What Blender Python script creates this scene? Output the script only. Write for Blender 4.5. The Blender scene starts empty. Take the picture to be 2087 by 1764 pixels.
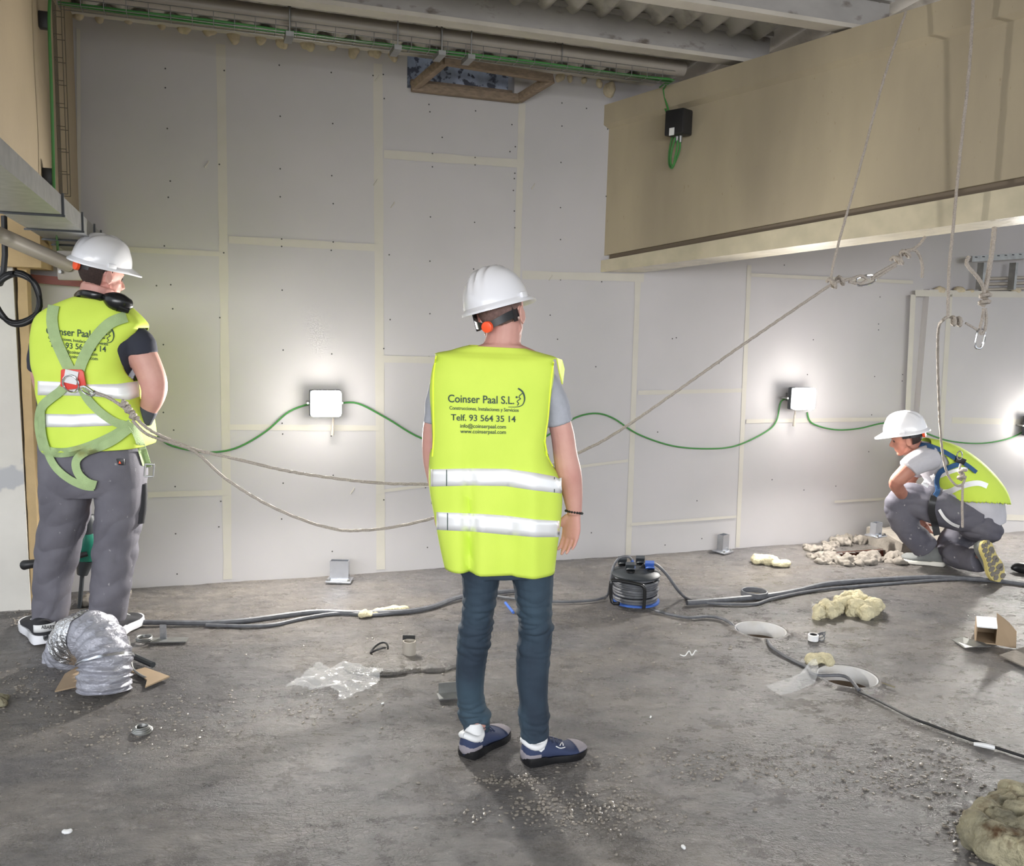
import bpy, bmesh, math, random
from mathutils import Vector, Matrix, noise
from mathutils.bvhtree import BVHTree
random.seed(7)
C = bpy.context.scene.collection
V = Vector
# ------------------------------------------------------------------ camera
W, H, F = 2087., 1764., 1800.
CX, CY, EYE = W / 2, H / 2, 1.62
PIT, ROL = math.radians(7.2), math.radians(1.5)
_f = V((0, math.cos(PIT), -math.sin(PIT))); _u = V((0, math.sin(PIT), math.cos(PIT))); _x = V((1, 0, 0))
RV = math.cos(ROL) * _x + math.sin(ROL) * _u
UV_ = -math.sin(ROL) * _x + math.cos(ROL) * _u
CAM = V((0, 0, EYE))
cd = bpy.data.cameras.new('camera'); cam = bpy.data.objects.new('camera', cd); C.objects.link(cam)
cd.sensor_fit = 'HORIZONTAL'; cd.sensor_width = 36; cd.lens = F / W * 36; cd.clip_start = .05
cam.matrix_world = Matrix(((RV.x, UV_.x, -_f.x, 0), (RV.y, UV_.y, -_f.y, 0), (RV.z, UV_.z, -_f.z, EYE), (0, 0, 0, 1)))
sc = bpy.context.scene; sc.camera = cam
sc.view_settings.view_transform = 'Standard'; sc.view_settings.look = 'None'
sc.view_settings.gamma = 1; sc.view_settings.exposure = 0.1; sc.view_settings.use_curve_mapping = False
# ------------------------------------------------------------------ world and daylight
wd = bpy.data.worlds.new('world'); sc.world = wd; wd.use_nodes = True
_wn = wd.node_tree; _bg = _wn.nodes['Background']; _tc = _wn.nodes.new('ShaderNodeTexCoord'); _sp = _wn.nodes.new('ShaderNodeSeparateXYZ'); _rp = _wn.nodes.new('ShaderNodeValToRGB')
_wn.links.new(_tc.outputs['Generated'], _sp.inputs[0]); _wn.links.new(_sp.outputs['Z'], _rp.inputs[0]); _wn.links.new(_rp.outputs[0], _bg.inputs[0])
_e = _rp.color_ramp.elements; _e[0].position = 0.; _e[0].color = (.22, .21, .2, 1); _e[1].position = .03; _e[1].color = (.86, .93, 1, 1)   # ground below, overcast sky above the horizon
_bg.inputs[1].default_value = 1.25
def area(name, loc, target, sx, sy, power, col=(1, 1, 1)):
    l = bpy.data.lights.new(name, 'AREA'); l.shape = 'RECTANGLE'; l.size = sx; l.size_y = sy; l.energy = power; l.color = col
    o = bpy.data.objects.new(name, l); C.objects.link(o); o.location = loc
    o.rotation_euler = (V(target) - V(loc)).to_track_quat('-Z', 'Y').to_euler(); return o
_dl = area('daylight_opening', (0.3, -3.4, 2.3), (0.2, 5.8, .5), 12, 1.4, 135, (.97, .98, 1)); _dl.data.spread = math.radians(75)
# ------------------------------------------------------------------ pixel <-> place
def ray(px, py): return _f + RV * ((px - CX) / F) + UV_ * ((CY - py) / F)
def fl(px, py, z=0.):
    d = ray(px, py); return CAM + d * ((z - EYE) / d.z)
def at(px, py, Y):
    d = ray(px, py); return CAM + d * (Y / d.y)
def pl(px, py, P0, n):
    d = ray(px, py); return CAM + d * ((P0 - CAM).dot(n) / d.dot(n))
WA = fl(300, 1196); WB = fl(1750, 1100)
WD = (WB - WA).normalized(); WN = V((-WD.y, WD.x, 0))       # WN points away from the camera
Z3 = V((0, 0, 1))
def wp(px, py, k=0.): return pl(px, py, WA - WN * k, WN)
def WC(s, k, z): return WA + WD * s - WN * k + Z3 * z
def w_s(P): return (P - WA).dot(WD)
# ------------------------------------------------------------------ materials
def mat(name, col, rough=.6, metal=0., var=0., vscale=8., bump=0., bscale=60., col2=None, spec=.5, trans=0., alpha=1., coat=0., emit=None, stretch=None, detail=6., ior=None, spots=None):
    m = bpy.data.materials.new(name); m.use_nodes = True; nt = m.node_tree; b = nt.nodes['Principled BSDF']
    b.inputs['Roughness'].default_value = rough; b.inputs['Metallic'].default_value = metal
    b.inputs['Specular IOR Level'].default_value = spec; b.inputs['Transmission Weight'].default_value = trans
    b.inputs['Alpha'].default_value = alpha; b.inputs['Coat Weight'].default_value = coat
    if ior: b.inputs['IOR'].default_value = ior
    b.inputs['Base Color'].default_value = (*col, 1)
    tc = nt.nodes.new('ShaderNodeTexCoord'); src = tc.outputs['Object']
    if stretch:
        mp = nt.nodes.new('ShaderNodeMapping'); mp.inputs['Scale'].default_value = stretch; nt.links.new(src, mp.inputs[0]); src = mp.outputs[0]
    if var or col2:
        n = nt.nodes.new('ShaderNodeTexNoise'); n.inputs['Scale'].default_value = vscale; n.inputs['Detail'].default_value = detail
        nt.links.new(src, n.inputs['Vector'])
        r = nt.nodes.new('ShaderNodeValToRGB'); nt.links.new(n.outputs[0], r.inputs[0])
        c2 = col2 or tuple(c * (1 - var) for c in col)
        r.color_ramp.elements[0].position = .32; r.color_ramp.elements[1].position = .68
        r.color_ramp.elements[0].color = (*c2, 1); r.color_ramp.elements[1].color = (*col, 1)
        nt.links.new(r.outputs[0], b.inputs['Base Color'])
    if spots:
        sc_, lo, hi, sc2 = spots
        n = nt.nodes.new('ShaderNodeTexNoise'); n.inputs['Scale'].default_value = sc_; n.inputs['Detail'].default_value = 4
        nt.links.new(src, n.inputs['Vector']); r = nt.nodes.new('ShaderNodeValToRGB'); nt.links.new(n.outputs[0], r.inputs[0])
        r.color_ramp.elements[0].position = lo; r.color_ramp.elements[1].position = hi
        mx = nt.nodes.new('ShaderNodeMix'); mx.data_type = 'RGBA'; nt.links.new(r.outputs[0], mx.inputs[0])
        prev = b.inputs['Base Color'].links[0].from_socket if b.inputs['Base Color'].links else None
        if prev: nt.links.new(prev, mx.inputs[6])
        else: mx.inputs[6].default_value = (*col, 1)
        mx.inputs[7].default_value = (*sc2, 1); nt.links.new(mx.outputs[2], b.inputs['Base Color'])
    if bump:
        n = nt.nodes.new('ShaderNodeTexNoise'); n.inputs['Scale'].default_value = bscale; n.inputs['Detail'].default_value = 5
        nt.links.new(src, n.inputs['Vector']); bp = nt.nodes.new('ShaderNodeBump'); bp.inputs['Strength'].default_value = bump
        bp.inputs['Distance'].default_value = .01; nt.links.new(n.outputs[0], bp.inputs['Height']); nt.links.new(bp.outputs[0], b.inputs['Normal'])
    if emit: b.inputs['Emission Color'].default_value = (*emit[0], 1); b.inputs['Emission Strength'].default_value = emit[1]
    return m
def s2l(r, g, b):
    f = lambda c: (c / 255 / 12.92) if c / 255 <= .04045 else ((c / 255 + .055) / 1.055) ** 2.4
    return (f(r), f(g), f(b))
M = {}
def floor_mat():
    m = bpy.data.materials.new('wet_concrete'); m.use_nodes = True; nt = m.node_tree; b = nt.nodes['Principled BSDF']; L = nt.links.new
    tc = nt.nodes.new('ShaderNodeTexCoord')
    def N(scale, detail=6, st=None, rough=.55, dist=0.):
        n = nt.nodes.new('ShaderNodeTexNoise'); n.inputs['Scale'].default_value = scale; n.inputs['Detail'].default_value = detail
        n.inputs['Roughness'].default_value = rough; n.inputs['Distortion'].default_value = dist
        if st:
            mp = nt.nodes.new('ShaderNodeMapping'); mp.inputs['Scale'].default_value = st; mp.inputs['Rotation'].default_value = (0, 0, -.25)
            L(tc.outputs['Object'], mp.inputs[0]); L(mp.outputs[0], n.inputs['Vector'])
        else: L(tc.outputs['Object'], n.inputs['Vector'])
        return n.outputs[0]
    def ramp(x, p0, c0, p1, c1):
        r = nt.nodes.new('ShaderNodeValToRGB'); L(x, r.inputs[0]); e = r.color_ramp.elements
        e[0].position = p0; e[1].position = p1; e[0].color = (*c0, 1); e[1].color = (*c1, 1); return r.outputs[0]
    def mix(f, a, c, mode='MIX'):
        x = nt.nodes.new('ShaderNodeMix'); x.data_type = 'RGBA'; x.blend_type = mode
        if isinstance(f, float): x.inputs[0].default_value = f
        else: L(f, x.inputs[0])
        L(a, x.inputs[6]); L(c, x.inputs[7]) if not isinstance(c, tuple) else setattr(x.inputs[7], 'default_value', (*c, 1)); return x.outputs[2]
    big = ramp(N(1.1, 6, (1, 1.3, 1), .6, .5), .38, s2l(106, 102, 101), .66, s2l(138, 130, 122))
    mid = ramp(N(9, 9, (1, 1.5, 1), .65, .8), .34, (.72, .73, .75), .60, (1, 1, 1))
    col = mix(1., big, mid, 'MULTIPLY')
    specks = ramp(N(70, 3, (1, 1.8, 1), .6), .60, (0, 0, 0), .67, (1, 1, 1))
    patch = ramp(N(2.1, 4), .42, (0, 0, 0), .62, (1, 1, 1))
    sp = mix(1., specks, patch, 'MULTIPLY')
    col = mix(sp, col, s2l(62, 58, 55))
    L(col, b.inputs['Base Color'])
    rg = ramp(N(5, 10, (1, 1.4, 1), .8), .40, (.20, .20, .20), .62, (.5, .5, .5)); L(rg, b.inputs['Roughness'])
    b.inputs['Specular IOR Level'].default_value = .6
    def bump(h, s, d, prev=None):
        bp = nt.nodes.new('ShaderNodeBump'); bp.inputs['Strength'].default_value = s; bp.inputs['Distance'].default_value = d
        L(h, bp.inputs['Height']);
        if prev: L(prev, bp.inputs['Normal'])
        return bp.outputs[0]
    b1 = bump(N(11, 9, (.9, 1.7, 1), .66, 1.2), 1., .03)
    b2 = bump(N(42, 6, (.8, 1.6, 1), .7), 1., .012, b1)
    vor = nt.nodes.new('ShaderNodeTexVoronoi'); vor.feature = 'DISTANCE_TO_EDGE'; vor.inputs['Scale'].default_value = 55; L(tc.outputs['Object'], vor.inputs['Vector'])
    cr = mix(patch, ramp(vor.outputs[0], 0, (1, 1, 1), .01, (1, 1, 1)), ramp(vor.outputs[0], .0, (0, 0, 0), .12, (1, 1, 1)))
    b3 = bump(cr, .5, .006, b2)
    L(b3, b.inputs['Normal']); L(b3, b.inputs['Coat Normal'])
    wet = ramp(N(1.7, 7, (1, 1.3, 1), .7, .4), .44, (0, 0, 0), .60, (.75, .75, .75)); L(wet, b.inputs['Coat Weight']); b.inputs['Coat Roughness'].default_value = .13
    return m
M['floor'] = floor_mat()
M['board'] = mat('plasterboard', s2l(186, 182, 183), .8, var=.07, vscale=1.3, col2=s2l(177, 174, 174), bump=.05, bscale=300)
M['jointc'] = mat('joint_compound', s2l(192, 187, 177), .8, var=.05, vscale=9)
M['dot'] = mat('screw_head', s2l(60, 58, 56), .6)
M['cream'] = mat('cream_panel', s2l(164, 148, 122), .6, col2=s2l(152, 137, 113), vscale=1.6, bump=.08, bscale=25, spots=(38, .70, .76, s2l(150, 135, 110)))
M['cream2'] = mat('cream_tape', s2l(196, 186, 162), .22, col2=s2l(180, 172, 150), vscale=9, bump=.25, bscale=18)
M['cladding'] = mat('girder_cladding', s2l(170, 158, 134), .55, col2=s2l(150, 139, 119), vscale=1.3, bump=.06, bscale=25, stretch=(2, 2, .6), spots=(45, .70, .76, s2l(140, 125, 100)))
M['slot'] = mat('girder_slot', s2l(108, 96, 82), .7)
M['sheet'] = mat('fibre_cement', s2l(188, 184, 178), .8, var=.25, vscale=5, bump=.15, bscale=40, spots=(6, .55, .8, s2l(105, 98, 92)))
M['purlin'] = mat('purlin_concrete', s2l(172, 169, 166), .8, var=.22, vscale=3.5, bump=.12, bscale=30, stretch=(1, 1, 2), spots=(9, .6, .75, s2l(110, 102, 95)))
M['rail'] = mat('painted_rail', s2l(196, 190, 180), .7, var=.15, vscale=7)
M['galv'] = mat('galvanised_steel', s2l(160, 160, 158), .38, .75, var=.25, vscale=20)
M['alu'] = mat('bright_steel', s2l(205, 208, 214), .25, .9, var=.1, vscale=30)
M['pvcg'] = mat('grey_pipe', s2l(168, 160, 150), .45, var=.12, vscale=6)
M['green'] = mat('green_cable', s2l(60, 125, 60), .5)
M['black'] = mat('black_rubber', s2l(30, 30, 32), .45)
M['blackg'] = mat('black_gloss', s2l(22, 22, 24), .25)
M['dust'] = mat('dusty_cable', s2l(98, 99, 104), .55, var=.35, vscale=30)
M['rope'] = mat('rope_fibre', s2l(186, 176, 166), .85, var=.3, vscale=160, bump=.7, bscale=220)
M['foam'] = mat('expanding_foam', s2l(200, 186, 160), .8, var=.3, vscale=25, bump=.5, bscale=50)
M['wood'] = mat('wood', s2l(140, 122, 104), .75, var=.35, vscale=12, stretch=(1, 6, 6), bump=.2, bscale=40)
M['card'] = mat('cardboard', s2l(160, 138, 112), .8, var=.12, vscale=9)
M['wool'] = mat('mineral_wool', s2l(212, 202, 168), .95, var=.25, vscale=30, bump=1., bscale=90)
M['wool2'] = mat('old_mineral_wool', s2l(168, 160, 132), .95, col2=s2l(112, 108, 92), vscale=9, bump=1., bscale=70, spots=(14, .55, .7, s2l(84, 62, 40)))
M['white'] = mat('white_plastic', s2l(232, 232, 236), .22, coat=.3)
M['pvcw'] = mat('white_pvc', s2l(222, 223, 228), .3, col2=s2l(196, 192, 186), vscale=6)
M['orange'] = mat('orange_plastic', s2l(255, 92, 48), .4)
M['yell'] = mat('hi_vis_fabric', (.64, .80, .10), .75, col2=(.58, .75, .085), vscale=5, bump=.12, bscale=420)
M['yell2'] = mat('hi_vis_binding', (.80, .93, .05), .6)
M['band'] = mat('retroreflective_tape', (1., 1., 1.), .45, .4, coat=.8)
M['ink'] = mat('print_ink', s2l(32, 62, 52), .6)
M['jeans'] = mat('dark_denim', s2l(46, 62, 76), .85, col2=s2l(34, 46, 60), vscale=7, bump=.25, bscale=500, spots=(3.2, .5, .72, s2l(58, 78, 92)))
M['workp'] = mat('grey_work_cloth', s2l(108, 106, 114), .85, col2=s2l(92, 90, 98), vscale=6, bump=.2, bscale=350, spots=(30, .7, .74, s2l(150, 148, 150)))
M['workp2'] = mat('grey_work_cloth_dusty', s2l(98, 96, 104), .85, col2=s2l(80, 78, 88), vscale=7, bump=.2, bscale=350, spots=(26, .68, .73, s2l(160, 156, 156)))
M['tee'] = mat('grey_jersey', s2l(168, 170, 178), .9, var=.1, vscale=60)
M['tee2'] = mat('pale_grey_jersey', s2l(192, 190, 196), .9, var=.12, vscale=10)
M['navy'] = mat('navy_jersey', s2l(48, 50, 62), .9)
M['glove'] = mat('grey_glove', s2l(76, 78, 88), .8, var=.2, vscale=30)
M['skin'] = mat('skin', s2l(205, 158, 145), .55, col2=s2l(192, 138, 128), vscale=9, bump=.08, bscale=120)
M['skin2'] = mat('skin_tanned', s2l(180, 126, 106), .55, col2=s2l(160, 106, 90), vscale=9, bump=.08, bscale=120)
M['hairs'] = mat('cropped_hair', s2l(128, 102, 96), .9, var=.35, vscale=90, bump=.4, bscale=400)
M['haird'] = mat('dark_hair', s2l(66, 50, 46), .85, var=.4, vscale=120, bump=.6, bscale=400)
M['strap'] = mat('harness_webbing_green', s2l(172, 196, 140), .8, var=.15, vscale=20, bump=.5, bscale=300, spots=(5, .62, .75, s2l(150, 150, 90)))
M['strapb'] = mat('harness_webbing_blue', s2l(52, 92, 138), .8, var=.15, vscale=20, bump=.5, bscale=300)
M['red'] = mat('red_plastic', s2l(220, 70, 60), .45)
M['chrome'] = mat('chrome', (.8, .8, .82), .12, 1.)
M['mach'] = mat('green_machine', s2l(20, 112, 92), .4)
M['machd'] = mat('dark_machine', s2l(52, 56, 60), .5)
M['blue'] = mat('blue_plastic', s2l(60, 96, 172), .4)
M['navyshoe'] = mat('navy_suede', s2l(46, 56, 86), .85, bump=.2, bscale=300)
M['greyshoe'] = mat('grey_suede', s2l(138, 132, 138), .85, bump=.2, bscale=300)
M['cream_'] = mat('cream_lining', s2l(214, 210, 200), .8)
M['blackshoe'] = mat('black_canvas', s2l(38, 38, 42), .8)
M['workshoe'] = mat('dusty_shoe', s2l(120, 122, 120), .8, var=.25, vscale=14)
M['soley'] = mat('yellow_sole', s2l(196, 180, 112), .6, var=.15, vscale=15)
M['solep'] = mat('sole_pad', s2l(112, 106, 98), .7)
M['film'] = mat('clear_film', (.93, .94, .95), .12, spec=.8, alpha=.24, bump=.3, bscale=20)
M['duct'] = mat('foil_duct', s2l(162, 162, 171), .42, .3, var=.15, vscale=22, bump=1., bscale=34, stretch=(1, 1, 1.8))
M['foil'] = mat('crinkled_foil', (.8, .8, .82), .15, 1., bump=1., bscale=70)
M['concrete'] = mat('white_concrete', s2l(214, 210, 202), .85, var=.12, vscale=3, bump=.35, bscale=16, spots=(3.2, .60, .63, s2l(176, 176, 178)))
M['beige'] = mat('beige_render', s2l(190, 164, 122), .8, var=.15, vscale=8, bump=.3, bscale=24)
M['wire'] = mat('dull_wire', s2l(96, 90, 78), .5, .4)
M['slab'] = mat('broken_concrete', s2l(136, 129, 120), .9, var=.3, vscale=12, bump=.8, bscale=30)
M['silt'] = mat('brown_silt', s2l(96, 80, 64), .9, var=.3, vscale=20)
M['brick'] = mat('red_clay', s2l(112, 66, 50), .8, var=.4, vscale=14, bump=.5, bscale=30)
M['redsteel'] = mat('red_oxide_steel', s2l(122, 66, 60), .6)
M['glass'] = mat('lamp_glass', (1, 1, 1), .3, emit=((1, .97, .9), 60.))
M['sky'] = mat('dirty_panel', s2l(190, 200, 220), .6, var=.5, vscale=8, spots=(22, .52, .58, s2l(80, 84, 98)))
M['eye'] = mat('eye_dark', s2l(62, 46, 40), .2)
M['paper'] = mat('label_paper', s2l(222, 222, 222), .6)
# ------------------------------------------------------------------ mesh building
def cat(pts, n=6):
    """Catmull-Rom through tuples of floats"""
    if len(pts) < 3: return [tuple(p) for p in pts]
    out = []; k = len(pts[0])
    for i in range(len(pts) - 1):
        a, b, c, d = pts[max(i - 1, 0)], pts[i], pts[i + 1], pts[min(i + 2, len(pts) - 1)]
        for j in range(n):
            t = j / n
            out.append(tuple(.5 * ((2 * b[q]) + (-a[q] + c[q]) * t + (2 * a[q] - 5 * b[q] + 4 * c[q] - d[q]) * t * t + (-a[q] + 3 * b[q] - 3 * c[q] + d[q]) * t ** 3) for q in range(k)))
    out.append(tuple(pts[-1])); return out
class MB:
    def __init__(s): s.v = []; s.f = []; s.m = []
    def add(s, vs, fs, mi=0):
        o = len(s.v); s.v += [V(x) for x in vs]; s.f += [tuple(i + o for i in f) for f in fs]; s.m += [mi] * len(fs)
    def quad(s, a, b, c, d, mi=0): s.add([a, b, c, d], [(0, 1, 2, 3)], mi)
    def hexa(s, p, mi=0):   # p: 4 bottom, 4 top
        s.add(p, [(3, 2, 1, 0), (4, 5, 6, 7), (0, 1, 5, 4), (1, 2, 6, 5), (2, 3, 7, 6), (3, 0, 4, 7)], mi)
    def box(s, c, X, Y, Zv, mi=0):  # half vectors
        c, X, Y, Zv = V(c), V(X), V(Y), V(Zv)
        s.hexa([c - X - Y - Zv, c + X - Y - Zv, c + X + Y - Zv, c - X + Y - Zv, c - X - Y + Zv, c + X - Y + Zv, c + X + Y + Zv, c - X + Y + Zv], mi)
    def rings(s, rs, cap=(True, True), closed=True, mi=0):
        n = len(rs[0]); vs = [p for r in rs for p in r]; fs = []
        for i in range(len(rs) - 1):
            for j in range(n if closed else n - 1):
                k = (j + 1) % n; fs.append((i * n + j, i * n + k, (i + 1) * n + k, (i + 1) * n + j))
        if cap[0]: fs.append(tuple(range(n - 1, -1, -1)))
        if cap[1]: fs.append(tuple((len(rs) - 1) * n + j for j in range(n)))
        s.add(vs, fs, mi)
    def tube(s, pts, r, n=10, cap=(True, True), side=None, smooth=0, mi=0):
        """pts: list of vec; r: float, list of floats or list of (w,d)"""
        if not isinstance(r, (list, tuple)): r = [r] * len(pts)
        r = [(x, x) if not isinstance(x, (list, tuple)) else x for x in r]
        if smooth:
            q = cat([(*p, *k) for p, k in zip(pts, r)], smooth); pts = [V(a[:3]) for a in q]; r = [a[3:5] for a in q]
        pts = [V(p) for p in pts]; rs = []; ref = V(side) if side else None
        up = None
        for i, p in enumerate(pts):
            t = (pts[min(i + 1, len(pts) - 1)] - pts[max(i - 1, 0)]).normalized()
            if ref is not None: dd = ref - t * ref.dot(t)
            else:
                if up is None: up = t.orthogonal()
                dd = up - t * up.dot(t)
            if dd.length < 1e-5: dd = t.orthogonal()
            dd.normalize(); up = dd; sd = t.cross(dd)
            w, d = r[i]
            rs.append([p + sd * (w * math.cos(a)) + dd * (d * math.sin(a)) for a in [2 * math.pi * j / n for j in range(n)]])
        s.rings(rs, cap, True, mi)
    def ell(s, c, X, Y, Zv, nu=16, nv=10, mi=0):
        c, X, Y, Zv = V(c), V(X), V(Y), V(Zv)
        rs = []
        for i in range(1, nv):
            ph = -math.pi / 2 + math.pi * i / nv
            rs.append([c + (X * math.cos(a) + Y * math.sin(a)) * math.cos(ph) + Zv * math.sin(ph) for a in [2 * math.pi * j / nu for j in range(nu)]])
        o = len(s.v); s.rings(rs, (False, False), True, mi)
        b = len(s.v); s.v += [c - Zv, c + Zv]; L = len(rs)
        for j in range(nu):
            k = (j + 1) % nu; s.f.append((b, o + k, o + j)); s.m.append(mi); s.f.append((b + 1, o + (L - 1) * nu + j, o + (L - 1) * nu + k)); s.m.append(mi)
    def mesh(s, name):
        me = bpy.data.meshes.new(name); me.from_pydata([tuple(v) for v in s.v], [], s.f); me.validate(); return me
    def build(s, name, mats, parent=None, smooth=True, bevel=0, auto=40):
        me = s.mesh(name); mats = mats if isinstance(mats, (list, tuple)) else [mats]
        for m in mats: me.materials.append(m)
        if len(me.polygons) == len(s.m):
            for p, mi in zip(me.polygons, s.m): p.material_index = mi
        bm = bmesh.new(); bm.from_mesh(me)
        if bevel:
            es = [e for e in bm.edges if len(e.link_faces) == 2 and e.calc_face_angle(0) > .6]
            bmesh.ops.bevel(bm, geom=es, offset=bevel, segments=2, affect='EDGES', profile=.5)
        bmesh.ops.recalc_face_normals(bm, faces=bm.faces)
        if smooth:
            for f in bm.faces: f.smooth = True
            for e in bm.edges:
                if len(e.link_faces) == 2 and e.calc_face_angle(0) > math.radians(auto): e.smooth = False
        bm.to_mesh(me); bm.free()
        return link(name, me, parent)
def link(name, me, parent=None):
    o = bpy.data.objects.new(name, me); C.objects.link(o)
    if parent is not None: setp(o, parent)
    return o
def wmat(o):
    m = o.matrix_basis.copy()
    return m if o.parent is None else wmat(o.parent) @ o.matrix_parent_inverse @ m
def setp(o, parent):
    o.parent = parent; o.matrix_parent_inverse = wmat(parent).inverted()
def tag(o, label, cat_, group=None, kind=None):
    o['label'] = label; o['category'] = cat_
    if group: o['group'] = group
    if kind: o['kind'] = kind
    return o
def thing(name, loc, label, cat_, group=None):
    o = bpy.data.objects.new(name, None); C.objects.link(o); o.location = loc; o.empty_display_size = .1
    return tag(o, label, cat_, group)
def struct(o): o['kind'] = 'structure'; return o
def fuse(name, mb, m, parent=None, voxel=.005, it=3, disp=None):
    """union of overlapping closed shapes as one continuous surface"""
    me0 = mb.mesh(name + '_src'); bm = bmesh.new(); bm.from_mesh(me0); bmesh.ops.recalc_face_normals(bm, faces=bm.faces); bm.to_mesh(me0); bm.free()
    o = bpy.data.objects.new(name + '_src', me0); C.objects.link(o)
    md = o.modifiers.new('r', 'REMESH'); md.mode = 'VOXEL'; md.voxel_size = voxel; md.use_smooth_shade = True
    if it:
        sm = o.modifiers.new('s', 'SMOOTH'); sm.factor = .6; sm.iterations = it
    dg = bpy.context.evaluated_depsgraph_get(); dg.update()
    me = bpy.data.meshes.new_from_object(o.evaluated_get(dg)); me.name = name
    bpy.data.objects.remove(o); bpy.data.meshes.remove(me0)
    me.materials.clear(); me.materials.append(m)
    if disp:
        ns = [v.normal.copy() for v in me.vertices]
        for v, n in zip(me.vertices, ns): v.co = v.co + n * disp(v.co)
    for p in me.polygons: p.use_smooth = True
    return link(name, me, parent)
def bvh(*objs):
    vs = []; fs = []
    for o in objs:
        k = len(vs); mw = wmat(o); vs += [mw @ v.co for v in o.data.vertices]; fs += [tuple(i + k for i in p.vertices) for p in o.data.polygons]
    return BVHTree.FromPolygons(vs, fs)
def hit(tree, px, py, Yd, off=.003):
    d = ray(px, py).normalized(); r = tree.ray_cast(CAM, d)
    if r[0] is None or r[0].y > Yd + .5: return at(px, py, Yd), -d
    n = r[1] if r[1].dot(d) < 0 else -r[1]
    return r[0] - d * off, n
def ribbon(name, m, parent, tree, pts, wpx, Yd, off=.004, th=.003, n=8):
    """webbing lying on a surface; pts in pixels (x, y)"""
    q = cat(pts, n); L = []; R_ = []
    for i, p in enumerate(q):
        a = q[max(i - 1, 0)]; b = q[min(i + 1, len(q) - 1)]; tx, ty = b[0] - a[0], b[1] - a[1]; l = math.hypot(tx, ty) or 1
        nx, ny = -ty / l, tx / l; w = (p[2] if len(p) > 2 else wpx) / 2
        c, _ = hit(tree, p[0], p[1], Yd, off)
        l1, _ = hit(tree, p[0] + nx * w, p[1] + ny * w, Yd, off); r1, _ = hit(tree, p[0] - nx * w, p[1] - ny * w, Yd, off)
        # keep strap from diving where an edge is missed
        y0 = c.y
        if abs(l1.y - y0) > .06: l1 = at(p[0] + nx * w, p[1] + ny * w, y0)
        if abs(r1.y - y0) > .06: r1 = at(p[0] - nx * w, p[1] - ny * w, y0)
        L.append((l1, c, r1))
    for _ in range(2):
        L = [tuple((L[max(i - 1, 0)][k] + L[i][k] * 2 + L[min(i + 1, len(L) - 1)][k]) / 4 for k in range(3)) if 0 < i < len(L) - 1 else L[i] for i in range(len(L))]
    mb = MB(); dv = V((0, -th, 0))
    mb.rings([[a, c, b, b + dv, c + dv, a + dv] for a, c, b in L], (True, True))
    return mb.build(name, m, parent)
def text_on(s, x0, x1, ybase, hpx, m, parent, tree, Yd, name='lettering', slope=0., off=.0035, ybend=None):
    cu = bpy.data.curves.new('t', 'FONT'); cu.body = s; cu.size = 1; cu.resolution_u = 4; cu.offset = .012
    o = bpy.data.objects.new('t', cu); C.objects.link(o)
    dg = bpy.context.evaluated_depsgraph_get(); dg.update(); me = bpy.data.meshes.new_from_object(o.evaluated_get(dg)); bpy.data.objects.remove(o)
    bm = bmesh.new(); bm.from_mesh(me); bmesh.ops.remove_doubles(bm, verts=bm.verts, dist=1e-4)
    bmesh.ops.triangulate(bm, faces=bm.faces); 
    xs = [v.co.x for v in bm.verts]; a, b = min(xs), max(xs)
    for v in bm.verts:
        t = (v.co.x - a) / (b - a); px = x0 + (x1 - x0) * t; py = ybase + slope * t - v.co.y / .72 * hpx + (ybend(t) if ybend else 0)
        v.co = hit(tree, px, py, Yd, off)[0]
    bmesh.ops.recalc_face_normals(bm, faces=bm.faces)
    bm.to_mesh(me); bm.free(); me.name = name; me.materials.clear(); me.materials.append(m)
    return link(name, me, parent)
def stroke_on(pts, wpx, m, parent, tree, Yd, name='emblem', off=.0035):
    q = cat(pts, 8); vs = []; fs = []
    for i, p in enumerate(q):
        a = q[max(i - 1, 0)]; b = q[min(i + 1, len(q) - 1)]; tx, ty = b[0] - a[0], b[1] - a[1]; l = math.hypot(tx, ty) or 1
        w = (p[2] if len(p) > 2 else wpx) / 2
        vs += [hit(tree, p[0] - ty / l * w, p[1] + tx / l * w, Yd, off)[0], hit(tree, p[0] + ty / l * w, p[1] - tx / l * w, Yd, off)[0]]
        if i: fs.append((2 * i - 2, 2 * i - 1, 2 * i + 1, 2 * i))
    return vs, fs
def nz(p, s, seed=0.): return noise.noise(V((p[0] * s + seed, p[1] * s, p[2] * s)))
def simple_tube(name, pts, r, m, parent=None, n=8, sm=6):
    mb = MB(); mb.tube([V(p) for p in pts], r, n, smooth=sm); return mb.build(name, m, parent)
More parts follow.
